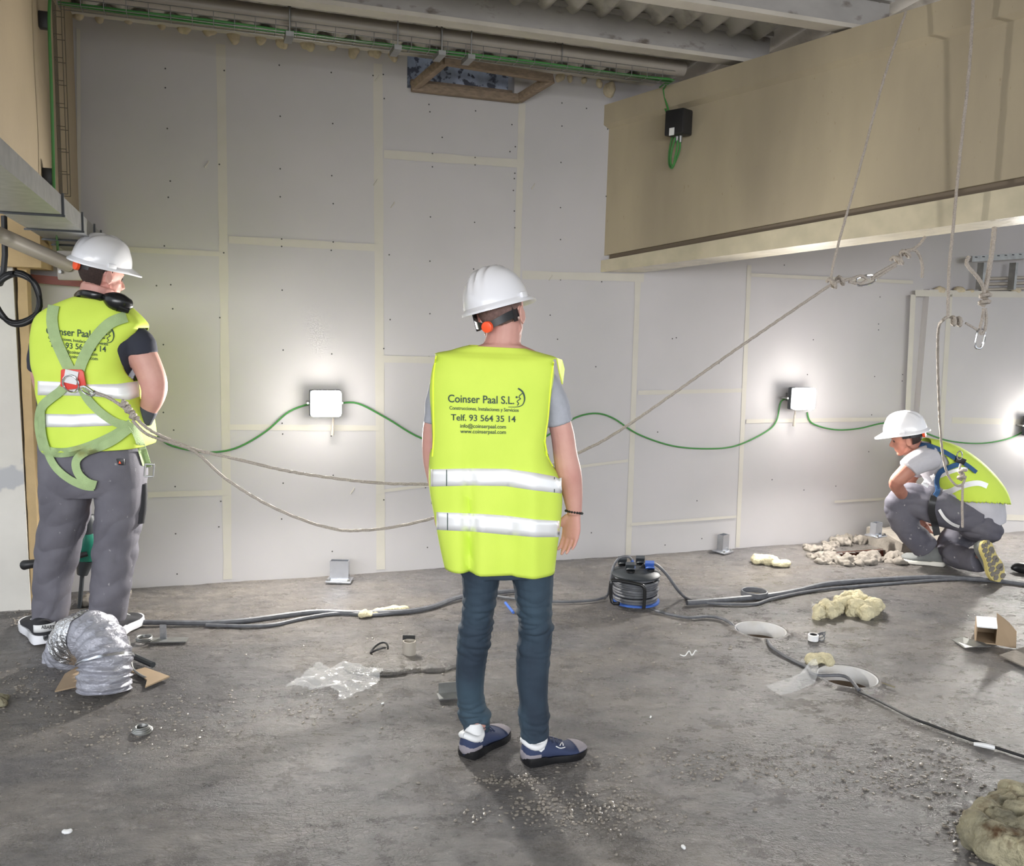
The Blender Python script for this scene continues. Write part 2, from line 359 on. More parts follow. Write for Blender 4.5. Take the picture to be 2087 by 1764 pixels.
# ================================================================== THE SETTING
SL, SR = -2.2, 9.0
PIPES = [(fl(1550, 1284), .135), (fl(1727, 1379), .135)]
pit_a, pit_b = fl(1694, 1141), fl(1856, 1118)
PS0, PS1 = w_s(pit_a), w_s(pit_b); PK = lambda P: (WA - P).dot(WN)
PK1 = PK(pit_a) ; PK0 = .30
def fh(p):
    h = .007 * nz(p, 1.3) + .004 * nz(p, 5, 3) + .0025 * nz((p[0], p[1] * 2.2, 0), 19, 9)
    return h - .004
def floor():
    res = .035; bm = bmesh.new(); x0, x1, y0, y1 = -4.2, 7.2, -3., 9.
    nx, ny = int((x1 - x0) / res), int((y1 - y0) / res); g = []
    for j in range(ny + 1):
        row = []
        for i in range(nx + 1):
            p = V((x0 + res * i, y0 + res * j, 0)); p.z = fh(p); row.append(bm.verts.new(p))
        g.append(row)
    for j in range(ny):
        for i in range(nx):
            c = V((x0 + res * (i + .5), y0 + res * (j + .5), 0)); k = PK(c)
            if k < -.5: continue
            if any((c - V((P.x, P.y, 0))).length < r + .02 for P, r in PIPES): continue
            if PS0 < w_s(c) < PS1 and PK0 < k < PK1: continue
            bm.faces.new((g[j][i], g[j][i + 1], g[j + 1][i + 1], g[j + 1][i]))
    for v in [v for v in bm.verts if not v.link_faces]: bm.verts.remove(v)
    me = bpy.data.meshes.new('floor'); bm.to_mesh(me); bm.free(); me.materials.append(M['floor'])
    for p in me.polygons: p.use_smooth = True
    return struct(link('floor', me))
floor()
# ---- back wall : plasterboard with taped joints, screws and a hole for the hatch
TOPZ = 3.26
h0, h1 = w_s(wp(830, 150)), w_s(wp(1048, 190)); hz0 = wp(840, 180).z
mb = MB()
def wq(s0, s1, z0, z1, k=0., mi=0): mb.quad(WC(s0, k, z0), WC(s1, k, z0), WC(s1, k, z1), WC(s0, k, z1), mi)
wq(-2.8, h0, -.3, TOPZ); wq(h0, h1, -.3, hz0); wq(h1, SR, -.3, TOPZ)
for a, b in ((h0, h0), (h1, h1)): mb.quad(WC(a, 0, hz0), WC(a, -.14, hz0), WC(a, -.14, TOPZ), WC(a, 0, TOPZ))
mb.quad(WC(h0, 0, hz0), WC(h1, 0, hz0), WC(h1, -.14, hz0), WC(h0, -.14, hz0))
_jk = [.001]
def joint(pts, wid, k=None):
    _jk[0] += .00025; k = _jk[0]   # strip through pixel points, laid on the wall
    P = [wp(x, y) for x, y in pts]; a, b = P[0], P[-1]; t = (b - a).normalized(); nn = t.cross(WN).normalized() * wid / 2; off = -WN * k
    n = 24; rr = []
    for i in range(n + 1):
        p = a.lerp(b, i / n); w = 1 + .18 * nz(p, 6, 5); rr.append((p + nn * w + off, p - nn * w + off))
    for i in range(n): mb.add([rr[i][0], rr[i][1], rr[i + 1][1], rr[i + 1][0]], [(0, 1, 2, 3)], 1)
for pts, w_ in [([(450, 90), (464, 1180)], .05), ([(770, 130), (776, 1160)], .055), ([(1064, 210), (1052, 600)], .045), ([(1300, 570), (1280, 1130)], .04),
                ([(1527, 540), (1503, 1115)], .035), ([(255, 508), (462, 518)], .03), ([(466, 488), (772, 505)], .045), ([(782, 314), (1068, 334)], .05), ([(1064, 560), (1312, 566)], .05),
                ([(778, 731), (1000, 736)], .045), ([(466, 870), (772, 872)], .035), ([(300, 1008), (462, 1003)], .035), ([(780, 1000), (1280, 938)], .02), ([(1300, 800), (1515, 795)], .03),
                ([(1530, 560), (1860, 575)], .025), ([(1700, 1022), (1842, 1013)], .02), ([(1285, 1068), (1500, 1052)], .02), ([(1520, 858), (1848, 853)], .03),
                ([(160, 60), (162, 440)], .02), ([(1245, 250), (1243, 530)], .02)]:
    joint(pts, w_)
dots = [(337, 140), (337, 179), (341, 262), (347, 369), (343, 402), (335, 501), (319, 582), (569, 133), (571, 237), (571, 344), (571, 401), (574, 487), (574, 502), (575, 591), (675, 148), (678, 252), (676, 358), (679, 415), (679, 493), (675, 510),
        (760, 154), (781, 152), (783, 201), (874, 213), (876, 228), (969, 226), (1043, 254), (1145, 210), (1145, 257), (1238, 263), (1195, 221), (881, 313), (968, 321), (1050, 299), (1039, 309), (1143, 331), (881, 340), (968, 336), (1049, 353), (1048, 364), (1046, 388), (1048, 430), (1049, 464),
        (877, 442), (967, 453), (1142, 423), (1142, 488), (1235, 400), (1235, 495), (876, 532), (965, 548), (1142, 557), (1226, 562), (1226, 574), (1142, 570), (876, 639), (874, 727), (577, 713), (676, 721), (575, 862), (576, 884), (679, 968), (577, 984), (352, 629), (348, 580), (354, 876), (357, 991), (358, 1087), (361, 1169), (574, 1057), (677, 1123), (871, 1115), (867, 993),
        (1136, 691), (1214, 747), (1370, 690), (1378, 688), (1465, 740), (1598, 540), (1782, 767), (1776, 845), (1673, 568), (1793, 605), (1657, 692), (1790, 660), (1790, 672), (1770, 920), (1703, 990), (1638, 998), (1573, 977), (1355, 1110), (1430, 1097), (1205, 1085), (1420, 1020), (1340, 880),
        (2026, 763), (2022, 767), (2028, 665), (2033, 614), (2010, 867), (2085, 975), (2005, 930), (2077, 1046), (1851, 781), (1852, 797), (1838, 776), (1839, 763), (1645, 763)]
for x in range(340, 1240, 112):
    for y in range(150, 1120, 62):
        if not any(abs(x - a) < 45 and abs(y - b) < 35 for a, b in dots) and random.random() < .18: dots.append((x + random.randint(-8, 8), y + random.randint(-8, 8)))
for x, y in dots:
    p = wp(x, y) - WN * .003; r = .0048; n = 8
    mb.add([p + (WD * math.cos(a) + Z3 * math.sin(a)) * r for a in [2 * math.pi * i / n for i in range(n)]], [tuple(range(n))], 2)
for (x, y) in [(421, 335), (1086, 380), (765, 372), (800, 418), (1122, 566), (718, 1000), (768, 160)]:   # blobs of filler left on the boards
    p = wp(x, y); mb.tube([p + WD * (.012 * math.cos(t)) + Z3 * (.02 - .014 * t) - WN * .004 for t in [0, .9, 1.8, 2.7]], .004, 6, mi=1, smooth=3)
wb = struct(mb.build('wall_back', [M['board'], M['jointc'], M['dot']], smooth=False))
# boxed-out lower partition on the right
s0 = w_s(wp(1865, 800, .0)); zt = 1.945
mb = MB(); mb.hexa([WC(s0, .06, -.05), WC(SR, .06, -.05), WC(SR, .001, -.05), WC(s0, .001, -.05), WC(s0, .06, zt), WC(SR, .06, zt), WC(SR, .001, zt), WC(s0, .001, zt)])
for pts in ([(1861, 600), (1838, 1090)], [(1936, 600), (1905, 1090)], [(1940, 856), (2087, 860)], [(1865, 597), (2087, 600)], [(2040, 1053), (2087, 1055)]):
    P = [wp(x, y, .06) for x, y in pts]; t = (P[1] - P[0]).normalized(); nn = t.cross(WN).normalized() * .024; o_ = -WN * .0015
    mb.add([P[0] + nn + o_, P[0] - nn + o_, P[1] - nn + o_, P[1] + nn + o_], [(0, 1, 2, 3)], 1)
struct(mb.build('trim_1', [M['board'], M['jointc']], smooth=False))
# ---- left cream wall above the duct, plus the beam behind it
LC = wp(157, 300); LD = -WN      # LD runs towards the camera
zb = 2.06
mb = MB(); a = V((LC.x, LC.y, 0)); OUT = -WD
zb = pl(190, 465, a + WD * .14, WD).z + .004; zn = zb + .125
mb.hexa([a + Z3 * zb, a + LD * 5 + Z3 * zn, a + LD * 5 + OUT * .12 + Z3 * zn, a + OUT * .12 + Z3 * zb, a + Z3 * 3.7, a + LD * 5 + Z3 * 4.2, a + LD * 5 + OUT * .12 + Z3 * 4.2, a + OUT * .12 + Z3 * 3.7])
struct(mb.build('wall_left', M['cream'], smooth=False))
mb = MB(); b = a + OUT * .14
mb.hexa([b + Z3 * 1.83, b + LD * .37 + Z3 * 1.83, b + LD * .37 + OUT * .3 + Z3 * 1.83, b + OUT * .3 + Z3 * 1.83, b + Z3 * 2.12, b + LD * .37 + Z3 * 2.12, b + LD * .37 + OUT * .3 + Z3 * 2.12, b + OUT * .3 + Z3 * 2.12])
tag(mb.build('roof_beam', M['beige'], smooth=False), 'beige rendered beam under the duct, behind the left helmet', 'beam')
# pillar
pr = fl(63, 1242)
mb = MB(); px_, top = pr, 2.3
mb.hexa([px_ + OUT * .9 + Z3 * -.02, px_ + Z3 * -.02, px_ + WN * .12 - Z3 * .02, px_ + OUT * .9 + WN * .12 - Z3 * .02, px_ + OUT * .9 + Z3 * top, px_ - WD * .02 + Z3 * top, px_ - WD * .02 + WN * .12 + Z3 * top, px_ + OUT * .9 + WN * .12 + Z3 * top])
pil = thing('concrete_pillar', pr, 'white concrete pillar with beige edge at the far left', 'pillar')
mb.build('pillar_body', M['concrete'], pil, smooth=False)
e = px_ + WN * .045; mb = MB(); rs = []
for i in range(30):
    z = -.02 + 2.3 * i / 29; j = .008 * nz((0, 0, z), 9); rs.append([e - WN * .03 + WD * (.001 + j) + Z3 * z, e - WN * .03 + WD * .045 + Z3 * z, e + WN * .075 + WD * .045 + Z3 * z, e + WN * .075 + WD * .001 + Z3 * z])
mb.rings(rs); mb.build('edge_strip', M['beige'], pil, smooth=False)
# red steel beam seen under the duct
mb = MB(); P0, P1 = wp(50, 566, .05), wp(185, 578, .05); mb.box((P0 + P1) / 2, (P1 - P0) / 2, WN * .03, Z3 * .022)
tag(mb.build('steel_beam', M['redsteel'], smooth=False), 'rusty red steel beam below the duct, beside the left helmet', 'beam')
# ---- girder on the right
G0 = wp(1243, 215); G1 = at(2087, -46, 4.25); GD = (G1 - G0); GDh = V((GD.x, GD.y, 0)).normalized(); GN = V((-GDh.y, GDh.x, 0))   # towards? make it point to the camera
if GN.dot(CAM - G0) < 0: GN = -GN
def gp(px, py, k=0.): return pl(px, py, G0 + GN * k, GN)
def GC(t, k, z): return G0 + GD * t + GN * k + Z3 * z       # z measured from the girder's top line
def gext(prof, t0, t1, m, name, parent=None, n=1):
    mb = MB(); mb.rings([[GC(t0 + (t1 - t0) * i / n, k, z) for k, z in prof(t0 + (t1 - t0) * i / n)] for i in range(n + 1)]); return mb.build(name, m, parent, smooth=False)
gir = thing('roof_girder', G0 - Z3 * 1.08, 'deep cream clad roof girder crossing the upper right', 'girder')
gext(lambda t: [(-.26, 0), (.035, 0), (.035, -.125 - .03 * t), (0, -.15 - .03 * t), (0, -.965 + .07 * t), (-.26, -.965 + .07 * t)], -.02, 1.5, M['cladding'], 'web_cladding', gir, n=10)
gext(lambda t: [(-.24, -.94 + .07 * t), (-.03, -.94 + .07 * t), (-.03, -1.01 + .06 * t), (-.24, -1.01 + .06 * t)], -.02, 1.5, M['slot'], 'dark_slot', gir)  # recessed strip in a darker brown than the cladding
gext(lambda t: [(-.26, -.998 + .06 * t), (.02, -.998 + .06 * t), (.02, -1.075), (-.26, -1.075)], -.02, 1.5, M['cream2'], 'bottom_flange', gir, n=10)
# ---- corrugated roof + purlins
def gt(px, py):  # girder parameter where its top line shows at this pixel
    p = gp(px, py); return (p - G0).dot(GD) / GD.dot(GD)
slope = GD.z / ((GD).dot(-WN))
ROOF0 = G0.z + .20
def roofz(k): return ROOF0 + slope * k
def ceiling():
    mb = MB(); lam = .165; n0 = int(-3 / lam); s = -2.6; st = lam / 10; rows = []
    ks = [-.03, 1.2, 2.4, 3.6, 5.5, 8.5]; i = 0
    cols = int((SR + 2.6) / st)
    for k in ks:
        r = []
        for j in range(cols):
            s_ = -2.6 + j * st; ph = s_ / lam * 2 * math.pi; r.append(WC(s_, k, roofz(k) + .028 * math.sin(ph)))
        rows.append(r)
    mb.rings(rows, (False, False), closed=False)
    o = mb.build('ceiling', M['sheet'], auto=80)
    return struct(o)
ceiling()
def k_of(P): return PK(P)
pur = []
def purlin(px1, py1, px2, py2, hgt, lab, wid=.11, fl_w=.075):
    # bottom front edge through two pixels, the second lying at the girder's top line
    g = gp(px2, py2); k = k_of(g); z = g.z
    s_end = w_s(g) + .25
    q = pl(px1, py1, WA - WN * k, WN); zz = (q.z + z) / 2
    t = thing('roof_purlin', WC(w_s(q), k, zz), lab, 'purlin', 'purlins under the corrugated roof')
    mb = MB(); mb.rings([[WC(s, k - .03, zz + .022), WC(s, k - wid, zz + .022), WC(s, k - wid, zz + hgt), WC(s, k - .03, zz + hgt)] for s in (-2.6, s_end)]); mb.build('web', M['purlin'], t, smooth=False)
    mb = MB(); mb.rings([[WC(s, k, zz), WC(s, k - wid + .01, zz), WC(s, k - wid + .01, zz + .022), WC(s, k, zz + .022)] for s in (-2.6, s_end)]); mb.build('bottom_flange', M['rail'], t, smooth=False)
    mb = MB(); mb.rings([[WC(s, k - .028, zz + hgt - .03), WC(s, k + .005, zz + hgt - .03), WC(s, k + .005, zz + hgt - .008), WC(s, k - .028, zz + hgt - .008)] for s in (-2.6, s_end)]); mb.build('top_flange', M['purlin'], t, smooth=False)
    return k, zz
K1, Z1 = purlin(700, 7, 1497, 128, .19, 'grey concrete purlin with pale lower flange, nearest the plasterboard wall')
K2, Z2 = purlin(1387, 3, 1738, 55, .19, 'grey purlin at the top edge, second from the plasterboard wall')
purlin(2087, -120, 2087, -60, .19, 'grey purlin furthest from the plasterboard wall, above the frame') if False else None
# rail along the wall head
mb = MB(); A_, B_ = wp(100, 3, .06), wp(1332, 182, .06); zr = (A_.z + B_.z) / 2
mb.rings([[WC(s, .06, zr), WC(s, .0, zr), WC(s, .0, zr + .03), WC(s, .06, zr + .03)] for s in (-2.5, w_s(B_) + .02)])
tag(mb.build('head_rail', M['rail'], smooth=False), 'long cream rail along the top of the plasterboard wall', 'rail')
# purlin directly behind the pipe, at the wall head
mb = MB(); mb.rings([[WC(s, .02, zr + .035), WC(s, -.06, zr + .035), WC(s, -.06, zr + .17), WC(s, .02, zr + .17)] for s in (-2.5, w_s(G0) + .35)])
tag(mb.build('wall_purlin', M['purlin'], smooth=False), 'grey purlin sitting on the head of the plasterboard wall behind the pipe', 'purlin')
# grey pipe
kp = .52
P0, P1 = wp(700, 41, kp), wp(1392, 148, kp); zc = (P0.z + P1.z) / 2
pp = thing('ceiling_pipe', WC(w_s(P0), kp, zc), 'long grey round pipe hung beneath the roof above the cable tray', 'pipe')
s1 = w_s(P1); mb = MB(); mb.tube([WC(-2.4, kp, zc), WC(s1, kp, zc)], .047, 24); mb.build('pipe_run', M['pvcg'], pp)
for x in (895, 1140, 590):
    s = w_s(wp(x, 70, kp)); mb = MB(); mb.tube([WC(s - .03, kp, zc), WC(s + .03, kp, zc)], .0485, 24); mb.build('coupling', M['pvcg'], pp)
    for dk in (-.054, .054):
        mb = MB(); mb.tube([WC(s, kp + dk, zc - .06), WC(s, kp + dk, roofz(kp) - .03)], .004, 6); mb.build('hanger_rod', M['galv'], pp)
# wire cable tray along the ceiling with green cables
kt = .64
P0, P1 = wp(700, 74, kt), wp(1375, 170, kt); zt0 = (P0.z + P1.z) / 2; sA, sB = w_s(wp(115, -30, kt)), w_s(P1)
tr = thing('cable_tray', WC(sA, kt, zt0), 'horizontal wire mesh cable tray running along below the ceiling pipe', 'cable tray', 'wire mesh cable trays')
mb = MB()
for dk, dz in ((0, 0), (0, .028), (0, .056), (-.045, 0), (-.09, 0), (-.09, .03), (-.09, .056)): mb.tube([WC(sA, kt + dk, zt0 + dz), WC(sB, kt + dk, zt0 + dz)], .0022, 5)
s = sA
while s < sB:
    mb.tube([WC(s, kt, zt0 + .056), WC(s, kt, zt0), WC(s, kt - .09, zt0), WC(s, kt - .09, zt0 + .056)], .002, 5); s += .1
mb.build('wire_basket', M['galv'], tr, smooth=False)
for x in (590, 810, 900, 960):
    s = w_s(wp(x, 60, kt)); mb = MB(); mb.box(WC(s, kt - .045, zt0 - .012), WD * .02, WN * .07, Z3 * .012); mb.tube([WC(s, kt + .012, zt0 - .02), WC(s, kt + .012, roofz(kt) - .03)], .004, 6); mb.build('hanger', M['galv'], tr, smooth=False)
for i in range(3):
    k_ = kt - .012 - .014 * i
    pts = [WC(s_, k_ + .006 * math.sin(s_ * 3 + i), zt0 + .008 + .005 * math.sin(s_ * 4 + i * 2)) for s_ in [sA + (sB - sA) * j / 24 for j in range(25)]]
    if i < 2:
        e0 = gp(1345, 178, .03); pts += [e0, gp(1357, 225 + i * 3, .03), gp(1364, 240, .05)] if i == 0 else [gp(1352, 182, .035), gp(1366, 236, .05)]
    tag(simple_tube('green_cable', pts, .0055, M['green'], sm=3), ['green cable dropping from the cable tray into the black junction box, left of the pair', 'green cable dropping into the black junction box, right of the pair', 'green cable that stays in the horizontal cable tray'][i], 'cable', 'green cables in the tray')
# vertical tray on the left wall
def lw(px, py, k=0.):  return pl(px, py, a + WD * k, WD)
t2 = thing('cable_tray', lw(112, 395, .03), 'upright narrow wire tray on the cream wall at upper left', 'cable tray', 'wire mesh cable trays')
mb = MB(); qa = lw(112, 8, .03); qb = lw(122, 395, .03); c0 = V((qa.x, qa.y, 0)); c0 = (V((qa.x, qa.y, 0)) + V((qb.x, qb.y, 0))) / 2
for dv in (-.045, -.015, .015, .045):
    mb.tube([c0 + LD * dv + Z3 * qa.z, c0 + LD * dv + Z3 * qb.z], .0018, 5)
for dv in (-.045, .045): mb.tube([c0 + LD * dv + WD * .035 + Z3 * qa.z, c0 + LD * dv + WD * .035 + Z3 * qb.z], .0018, 5)
z = qb.z
while z < qa.z:
    mb.tube([c0 + LD * .045 + WD * .035 + Z3 * z, c0 + LD * .045 + Z3 * z, c0 - LD * .045 + Z3 * z, c0 - LD * .045 + WD * .035 + Z3 * z], .0018, 5); z += .1
mb.build('wire_basket', M['wire'], t2, smooth=False)
for y in (42, 360):
    p = lw(90 + (y > 100) * 8, y, .02); mb = MB(); mb.box(p, LD * .02, WD * .02, Z3 * .035); mb.build('clamp', M['black'], t2, bevel=.004)
g_ = [lw(103, -20, .06), lw(100, 40, .055), lw(104, 160, .055), lw(108, 300, .05), lw(110, 388, .05), lw(113, 450, .05), lw(118, 510, -.1)]
tag(simple_tube('green_cable', g_, .0065, M['green']), 'green cable running down the upright tray on the left cream wall', 'cable')
# ---- galvanised duct along the left wall
def dl(px, py, k): return pl(px, py, a + WD * k, WD)
pe = wp(200, 475); kd = .14
zd = dl(190, 465, kd).z; zd1 = zd - .075
mb = MB(); f0 = a + WD * kd + LD * .012; f1 = f0 + LD * 3.6 + Z3 * .09
mb.hexa([f0 + Z3 * zd1, f1 + Z3 * zd1, f1 - WD * .22 + Z3 * zd1, f0 - WD * .22 + Z3 * zd1, f0 + Z3 * zd, f1 + Z3 * zd, f1 - WD * .13 + Z3 * zd, f0 - WD * .13 + Z3 * zd])
du = thing('galvanised_duct', f0 + Z3 * zd1, 'flat galvanised steel duct slanting along the left wall to the corner', 'duct')
mb.build('duct_body', M['galv'], du, smooth=False)
for t_ in (.35, .62, 1.05, 1.6):
    mb = MB(); c_ = f0 + LD * t_; c_ = c_ + Z3 * .025 * t_; mb.box(c_ + Z3 * (zd1 - .004) - WD * .11, LD * .006, WD * .12, Z3 * .004); mb.box(c_ + Z3 * (zd + zd1) / 2 + WD * .004, LD * .006, WD * .004, Z3 * .045); mb.build('strap', M['machd'], du, smooth=False)
# grey inclined handrail-like pipe and its flange plate in front of the beam
Pa, Pb = at(-60, 452, 4.0), at(140, 540, 4.55)
pt = thing('brace_pipe', Pb, 'grey steel pipe slanting from the left edge to a plate behind the left helmet', 'pipe')
mb = MB(); mb.tube([Pa, Pb], .036, 20); mb.build('pipe_run', M['pvcg'], pt)
mb = MB(); mb.box(at(142, 541, 4.57), (.062, 0, 0), (0, .012, 0), (0, 0, .075)); mb.build('end_plate', M['pvcg'], pt, bevel=.01)
for x, y in ((126, 554), (146, 526)): 
    mb = MB(); p = at(x, y, 4.55); mb.tube([p, p + V((0, -.02, 0))], .009, 6); mb.build('bolt', M['galv'], pt, smooth=False)
# black cable coil hanging at left
cc = at(38, 608, 4.25); cp = []
for i in range(49):
    a_ = 2 * math.pi * i / 24; cp.append(cc + V((.1 * math.sin(a_) + .004 * math.sin(i), -.01 * (i // 24) + .015 * math.sin(a_), .118 * math.cos(a_) + .006 * math.cos(2.3 * a_))))
mb = MB(); mb.tube([at(8, 440, 4.3), at(10, 520, 4.28), at(4, 570, 4.26)] + cp[20:], .0135, 10, smooth=2)
for i in (0, 1): mb.tube([p + V((0, -.012, 0)) for p in cp[:25]], .0125, 10)
tag(mb.build('black_cable', M['black']), 'thick black cable coiled in a hanging loop in front of the pillar', 'cable')
# ---- foam blobs along the wall head
fb = [(158, 30, 14), (205, 40, 10), (260, 42, 9), (330, 52, 12), (375, 58, 14), (428, 64, 15), (477, 76, 15), (527, 76, 15), (575, 88, 13), (627, 90, 15), (676, 98, 11), (722, 106, 14), (762, 108, 14), (800, 116, 10), (1140, 160, 9), (1162, 163, 7), (1190, 168, 6), (1240, 190, 14), (1222, 172, 8)]
for i, (x, y, r) in enumerate(fb):
    P = wp(x, y); r_ = r / 1800 * P.y; mb = MB()
    for j in range(4): mb.ell(P + V((random.uniform(-.4, .4) * r_, 0, random.uniform(-.3, .5) * r_)) + Z3 * (r_ * .3), WD * r_ * random.uniform(.6, .8), WN * .03, Z3 * r_ * random.uniform(.8, 1.1), 10, 8)
    sd = i * 3.1
    o = fuse('foam_blob', mb, M['foam'], None, .006, 2, lambda c, sd=sd: .006 * nz(c, 30, sd))
    tag(o, 'beige foam lump hanging below the head rail, ' + ['at the far left end', 'second from the left corner', 'third from the left corner', 'fourth from the left corner', 'fifth from the left corner', 'sixth from the left corner', 'seventh, long and pointed', 'eighth from the left corner', 'ninth from the left corner', 'tenth from the left corner', 'eleventh, small', 'twelfth from the left corner', 'thirteenth, just left of the hatch', 'touching the left side of the hatch', 'just right of the hatch', 'second right of the hatch', 'tiny, third right of the hatch', 'large, against the end of the girder', 'fourth right of the hatch'][i], 'foam', 'foam lumps along the wall head')
# ---- hatch: opening lit from outside with a wooden frame standing out from the wall
ht = thing('roof_hatch', wp(930, 190), 'open hatch with weathered wooden frame at the head of the plasterboard wall', 'hatch')
mb = MB(); mb.quad(WC(h0, -.13, hz0), WC(h1, -.13, hz0), WC(h1, -.13, TOPZ + .1), WC(h0, -.13, TOPZ + .1)); mb.build('dirty_panel', M['sky'], ht, smooth=False)
def beamp(P, Q, w_, h_, name='frame_rail', m=None):
    mb = MB(); t = (Q - P).normalized(); sd = t.cross(Z3).normalized(); uu = sd.cross(t); mb.box((P + Q) / 2, (Q - P) / 2, sd * w_ / 2, uu * h_ / 2); return mb.build(name, m or M['wood'], ht, bevel=.004)
zf = hz0 + .0
c1, c2 = WC(h0 + .02, .035, zf), WC(h1 + .02, .035, zf)
d1, d2 = wp(905, 124, .27), wp(1125, 160, .27)
beamp(c1, c2, .05, .05); beamp(c1 + WD * .012, d1, .045, .05); beamp(c2, d2, .045, .05); beamp(d1, d2, .045, .045)
beamp(WC(h0 + .005, .02, hz0), WC(h0 + .005, .02, TOPZ - .03), .035, .04, 'frame_post'); beamp(WC(h0 + .03, -.05, hz0 + .05), WC(h1, -.05, hz0 + .05), .03, .03, 'inner_rail')
# ---- floodlights (real lamps of the place, each with an added fill light)
def flood(px, py, lab, power, pos=None):
    P = wp(px, py, .16); t = thing('floodlight', wp(px, py), lab, 'lamp', 'floodlights on the plasterboard wall')
    X, N_ = WD, -WN
    mb = MB(); mb.box(P + WN * .03, X * .093, N_ * .022, Z3 * .08); mb.build('housing', M['machd'], t, bevel=.008)
    mb = MB(); mb.box(P + N_ * .012, X * .090, N_ * .024, Z3 * .078); mb.build('lens', M['glass'], t, bevel=.018)
    mb = MB(); mb.tube([P + X * .102 + WN * .03, P + X * .102 + WN * .12 , P - X * .102 + WN * .12, P - X * .102 + WN * .03], .007, 6); mb.box(P + WN * .135, X * .03, WN * .024, Z3 * .03); mb.build('bracket', M['galv'], t, smooth=False)
    l = bpy.data.lights.new('floodlight_beam', 'SPOT'); l.energy = power * 9; l.color = (1, .965, .91); l.shadow_soft_size = .06; l.spot_size = math.radians(178); l.spot_blend = .25
    lo = bpy.data.objects.new('floodlight_beam', l); C.objects.link(lo); lo.location = P + N_ * .05; lo.rotation_euler = (N_ - Z3 * .40).to_track_quat('-Z', 'Y').to_euler(); bpy.context.view_layer.update(); setp(lo, t)
    l = bpy.data.lights.new('halo_fill_light', 'POINT'); l.energy = power * .13; l.color = (1, .97, .93); l.shadow_soft_size = .12  # added point light in mid-air, throws a halo on the wall around the lamp
    lo = bpy.data.objects.new('halo_fill_light', l); C.objects.link(lo); lo.location = P + N_ * .36; setp(lo, t)
    return t
flood(664, 822, 'glowing square floodlight on the wall, left of the middle man', 30)
flood(1636, 812, 'glowing floodlight on the wall above and left of the crouching man', 30)
flood(2112, 868, 'floodlight on the wall at the right edge, beyond the crouching man', 20)
for x, y0, y1, lb in ((677, 858, 886, 'small grey plug hanging below the floodlight left of the middle man'), (1618, 845, 868, 'small grey plug hanging below the floodlight near the crouching man')):
    tag(simple_tube('cable_plug', [wp(x + 3, y0 - 10, .1), wp(x + 2, y0, .06), wp(x, y1, .05)], [.004, .007, .011], M['pvcg']), lb, 'plug')
for i, (pts, lb) in enumerate([
    ([(70, 905), (200, 885), (305, 885), (350, 908), (420, 921), (480, 913), (540, 880), (590, 838), (640, 820)], 'green cable drooping along the wall from the left man to the left floodlight'),
    ([(690, 822), (730, 822), (790, 853), (860, 893), (960, 920), (1060, 915), (1140, 872), (1175, 850), (1214, 842), (1250, 852), (1300, 884), (1370, 908), (1440, 914), (1500, 908), (1560, 880), (1582, 858), (1592, 818), (1610, 812)], 'green cable sagging along the wall between the two floodlights, behind the middle man'),
    ([(1645, 840), (1655, 862), (1700, 875), (1750, 873), (1815, 861), (1880, 880), (1935, 898), (2000, 903), (2060, 892), (2100, 870)], 'green cable sagging along the wall behind the crouching man')]):
    tag(simple_tube('green_cable', [wp(x, y, .075 if x > 1840 else .02) for x, y in pts], .0058, M['green']), lb, 'cable', 'green cables strung on the wall')
# ---- black junction box on the girder with cable loop
jb = thing('junction_box', gp(1382, 275), 'black junction box with white sticker mounted on the cream girder', 'junction box')
c = gp(1383, 251, .065); mb = MB(); mb.box(c, GDh * .068, GN * .05, Z3 * .075); mb.build('enclosure', M['black'], jb, bevel=.01)
mb = MB(); mb.box(gp(1369, 268, .1162) , GDh * .018, GN * .001, Z3 * .022); mb.build('sticker', M['paper'], jb, smooth=False)
for x in (1380, 1387):
    mb = MB(); mb.tube([gp(x, 274, .06), gp(x - 1, 290, .06)], .012, 10); mb.build('cable_gland', M['galv'], jb)
tag(simple_tube('green_cable', [gp(1370, 280, .06), gp(1364, 310, .06), gp(1364, 335, .06), gp(1370, 342, .06), gp(1378, 325, .06), gp(1385, 305, .06), gp(1386, 286, .06)], .006, M['green']), 'short green cable loop hanging under the black junction box', 'cable')
tag(simple_tube('green_cable', [gp(1376, 280, .08), gp(1368, 312, .08), gp(1367, 332, .08), gp(1372, 338, .08), gp(1376, 320, .08), gp(1380, 300, .08), gp(1381, 286, .08)], .006, M['green']), 'inner green cable loop hanging under the black junction box', 'cable')
# ---- racking at the right above the partition
rk = thing('slotted_channel', wp(1980, 530, .1), 'grey slotted steel channel and posts on the wall at the upper right edge', 'channel')
mb = MB(); P0, P1 = wp(1975, 528, .14), wp(2180, 515, .14); mb.box((P0 + P1) / 2, (P1 - P0) / 2, WN * .03, Z3 * .022); mb.build('channel', M['galv'], rk, smooth=False)
mb = MB(); n = 14
for i in range(n): mb.box(P0.lerp(P1, (i + .5) / n) - WN * .0305 + Z3 * .012, WD * .011, WN * .001, Z3 * .0035)
mb.build('slots', M['black'], rk, smooth=False)
for x in (1999, 2064):
    mb = MB(); q0, q1 = wp(x, 535, .12), wp(x, 590, .12); mb.box((q0 + q1) / 2, WD * .012, WN * .03, Z3 * abs(q0.z - q1.z) / 2 ); mb.build('post', M['galv'], rk, smooth=False)
for y, lb in ((566, 'topmost of three'), (577, 'middle of three'), (588, 'lowest of three')):
    mb = MB(); mb.tube([wp(2002, y + 2, .05), wp(2190, y - 4, .05)], .012, 10); tag(mb.build('wall_conduit', M['pvcg']), lb + ' thin conduits below the slotted channel at the upper right', 'conduit', 'conduits at the upper right')
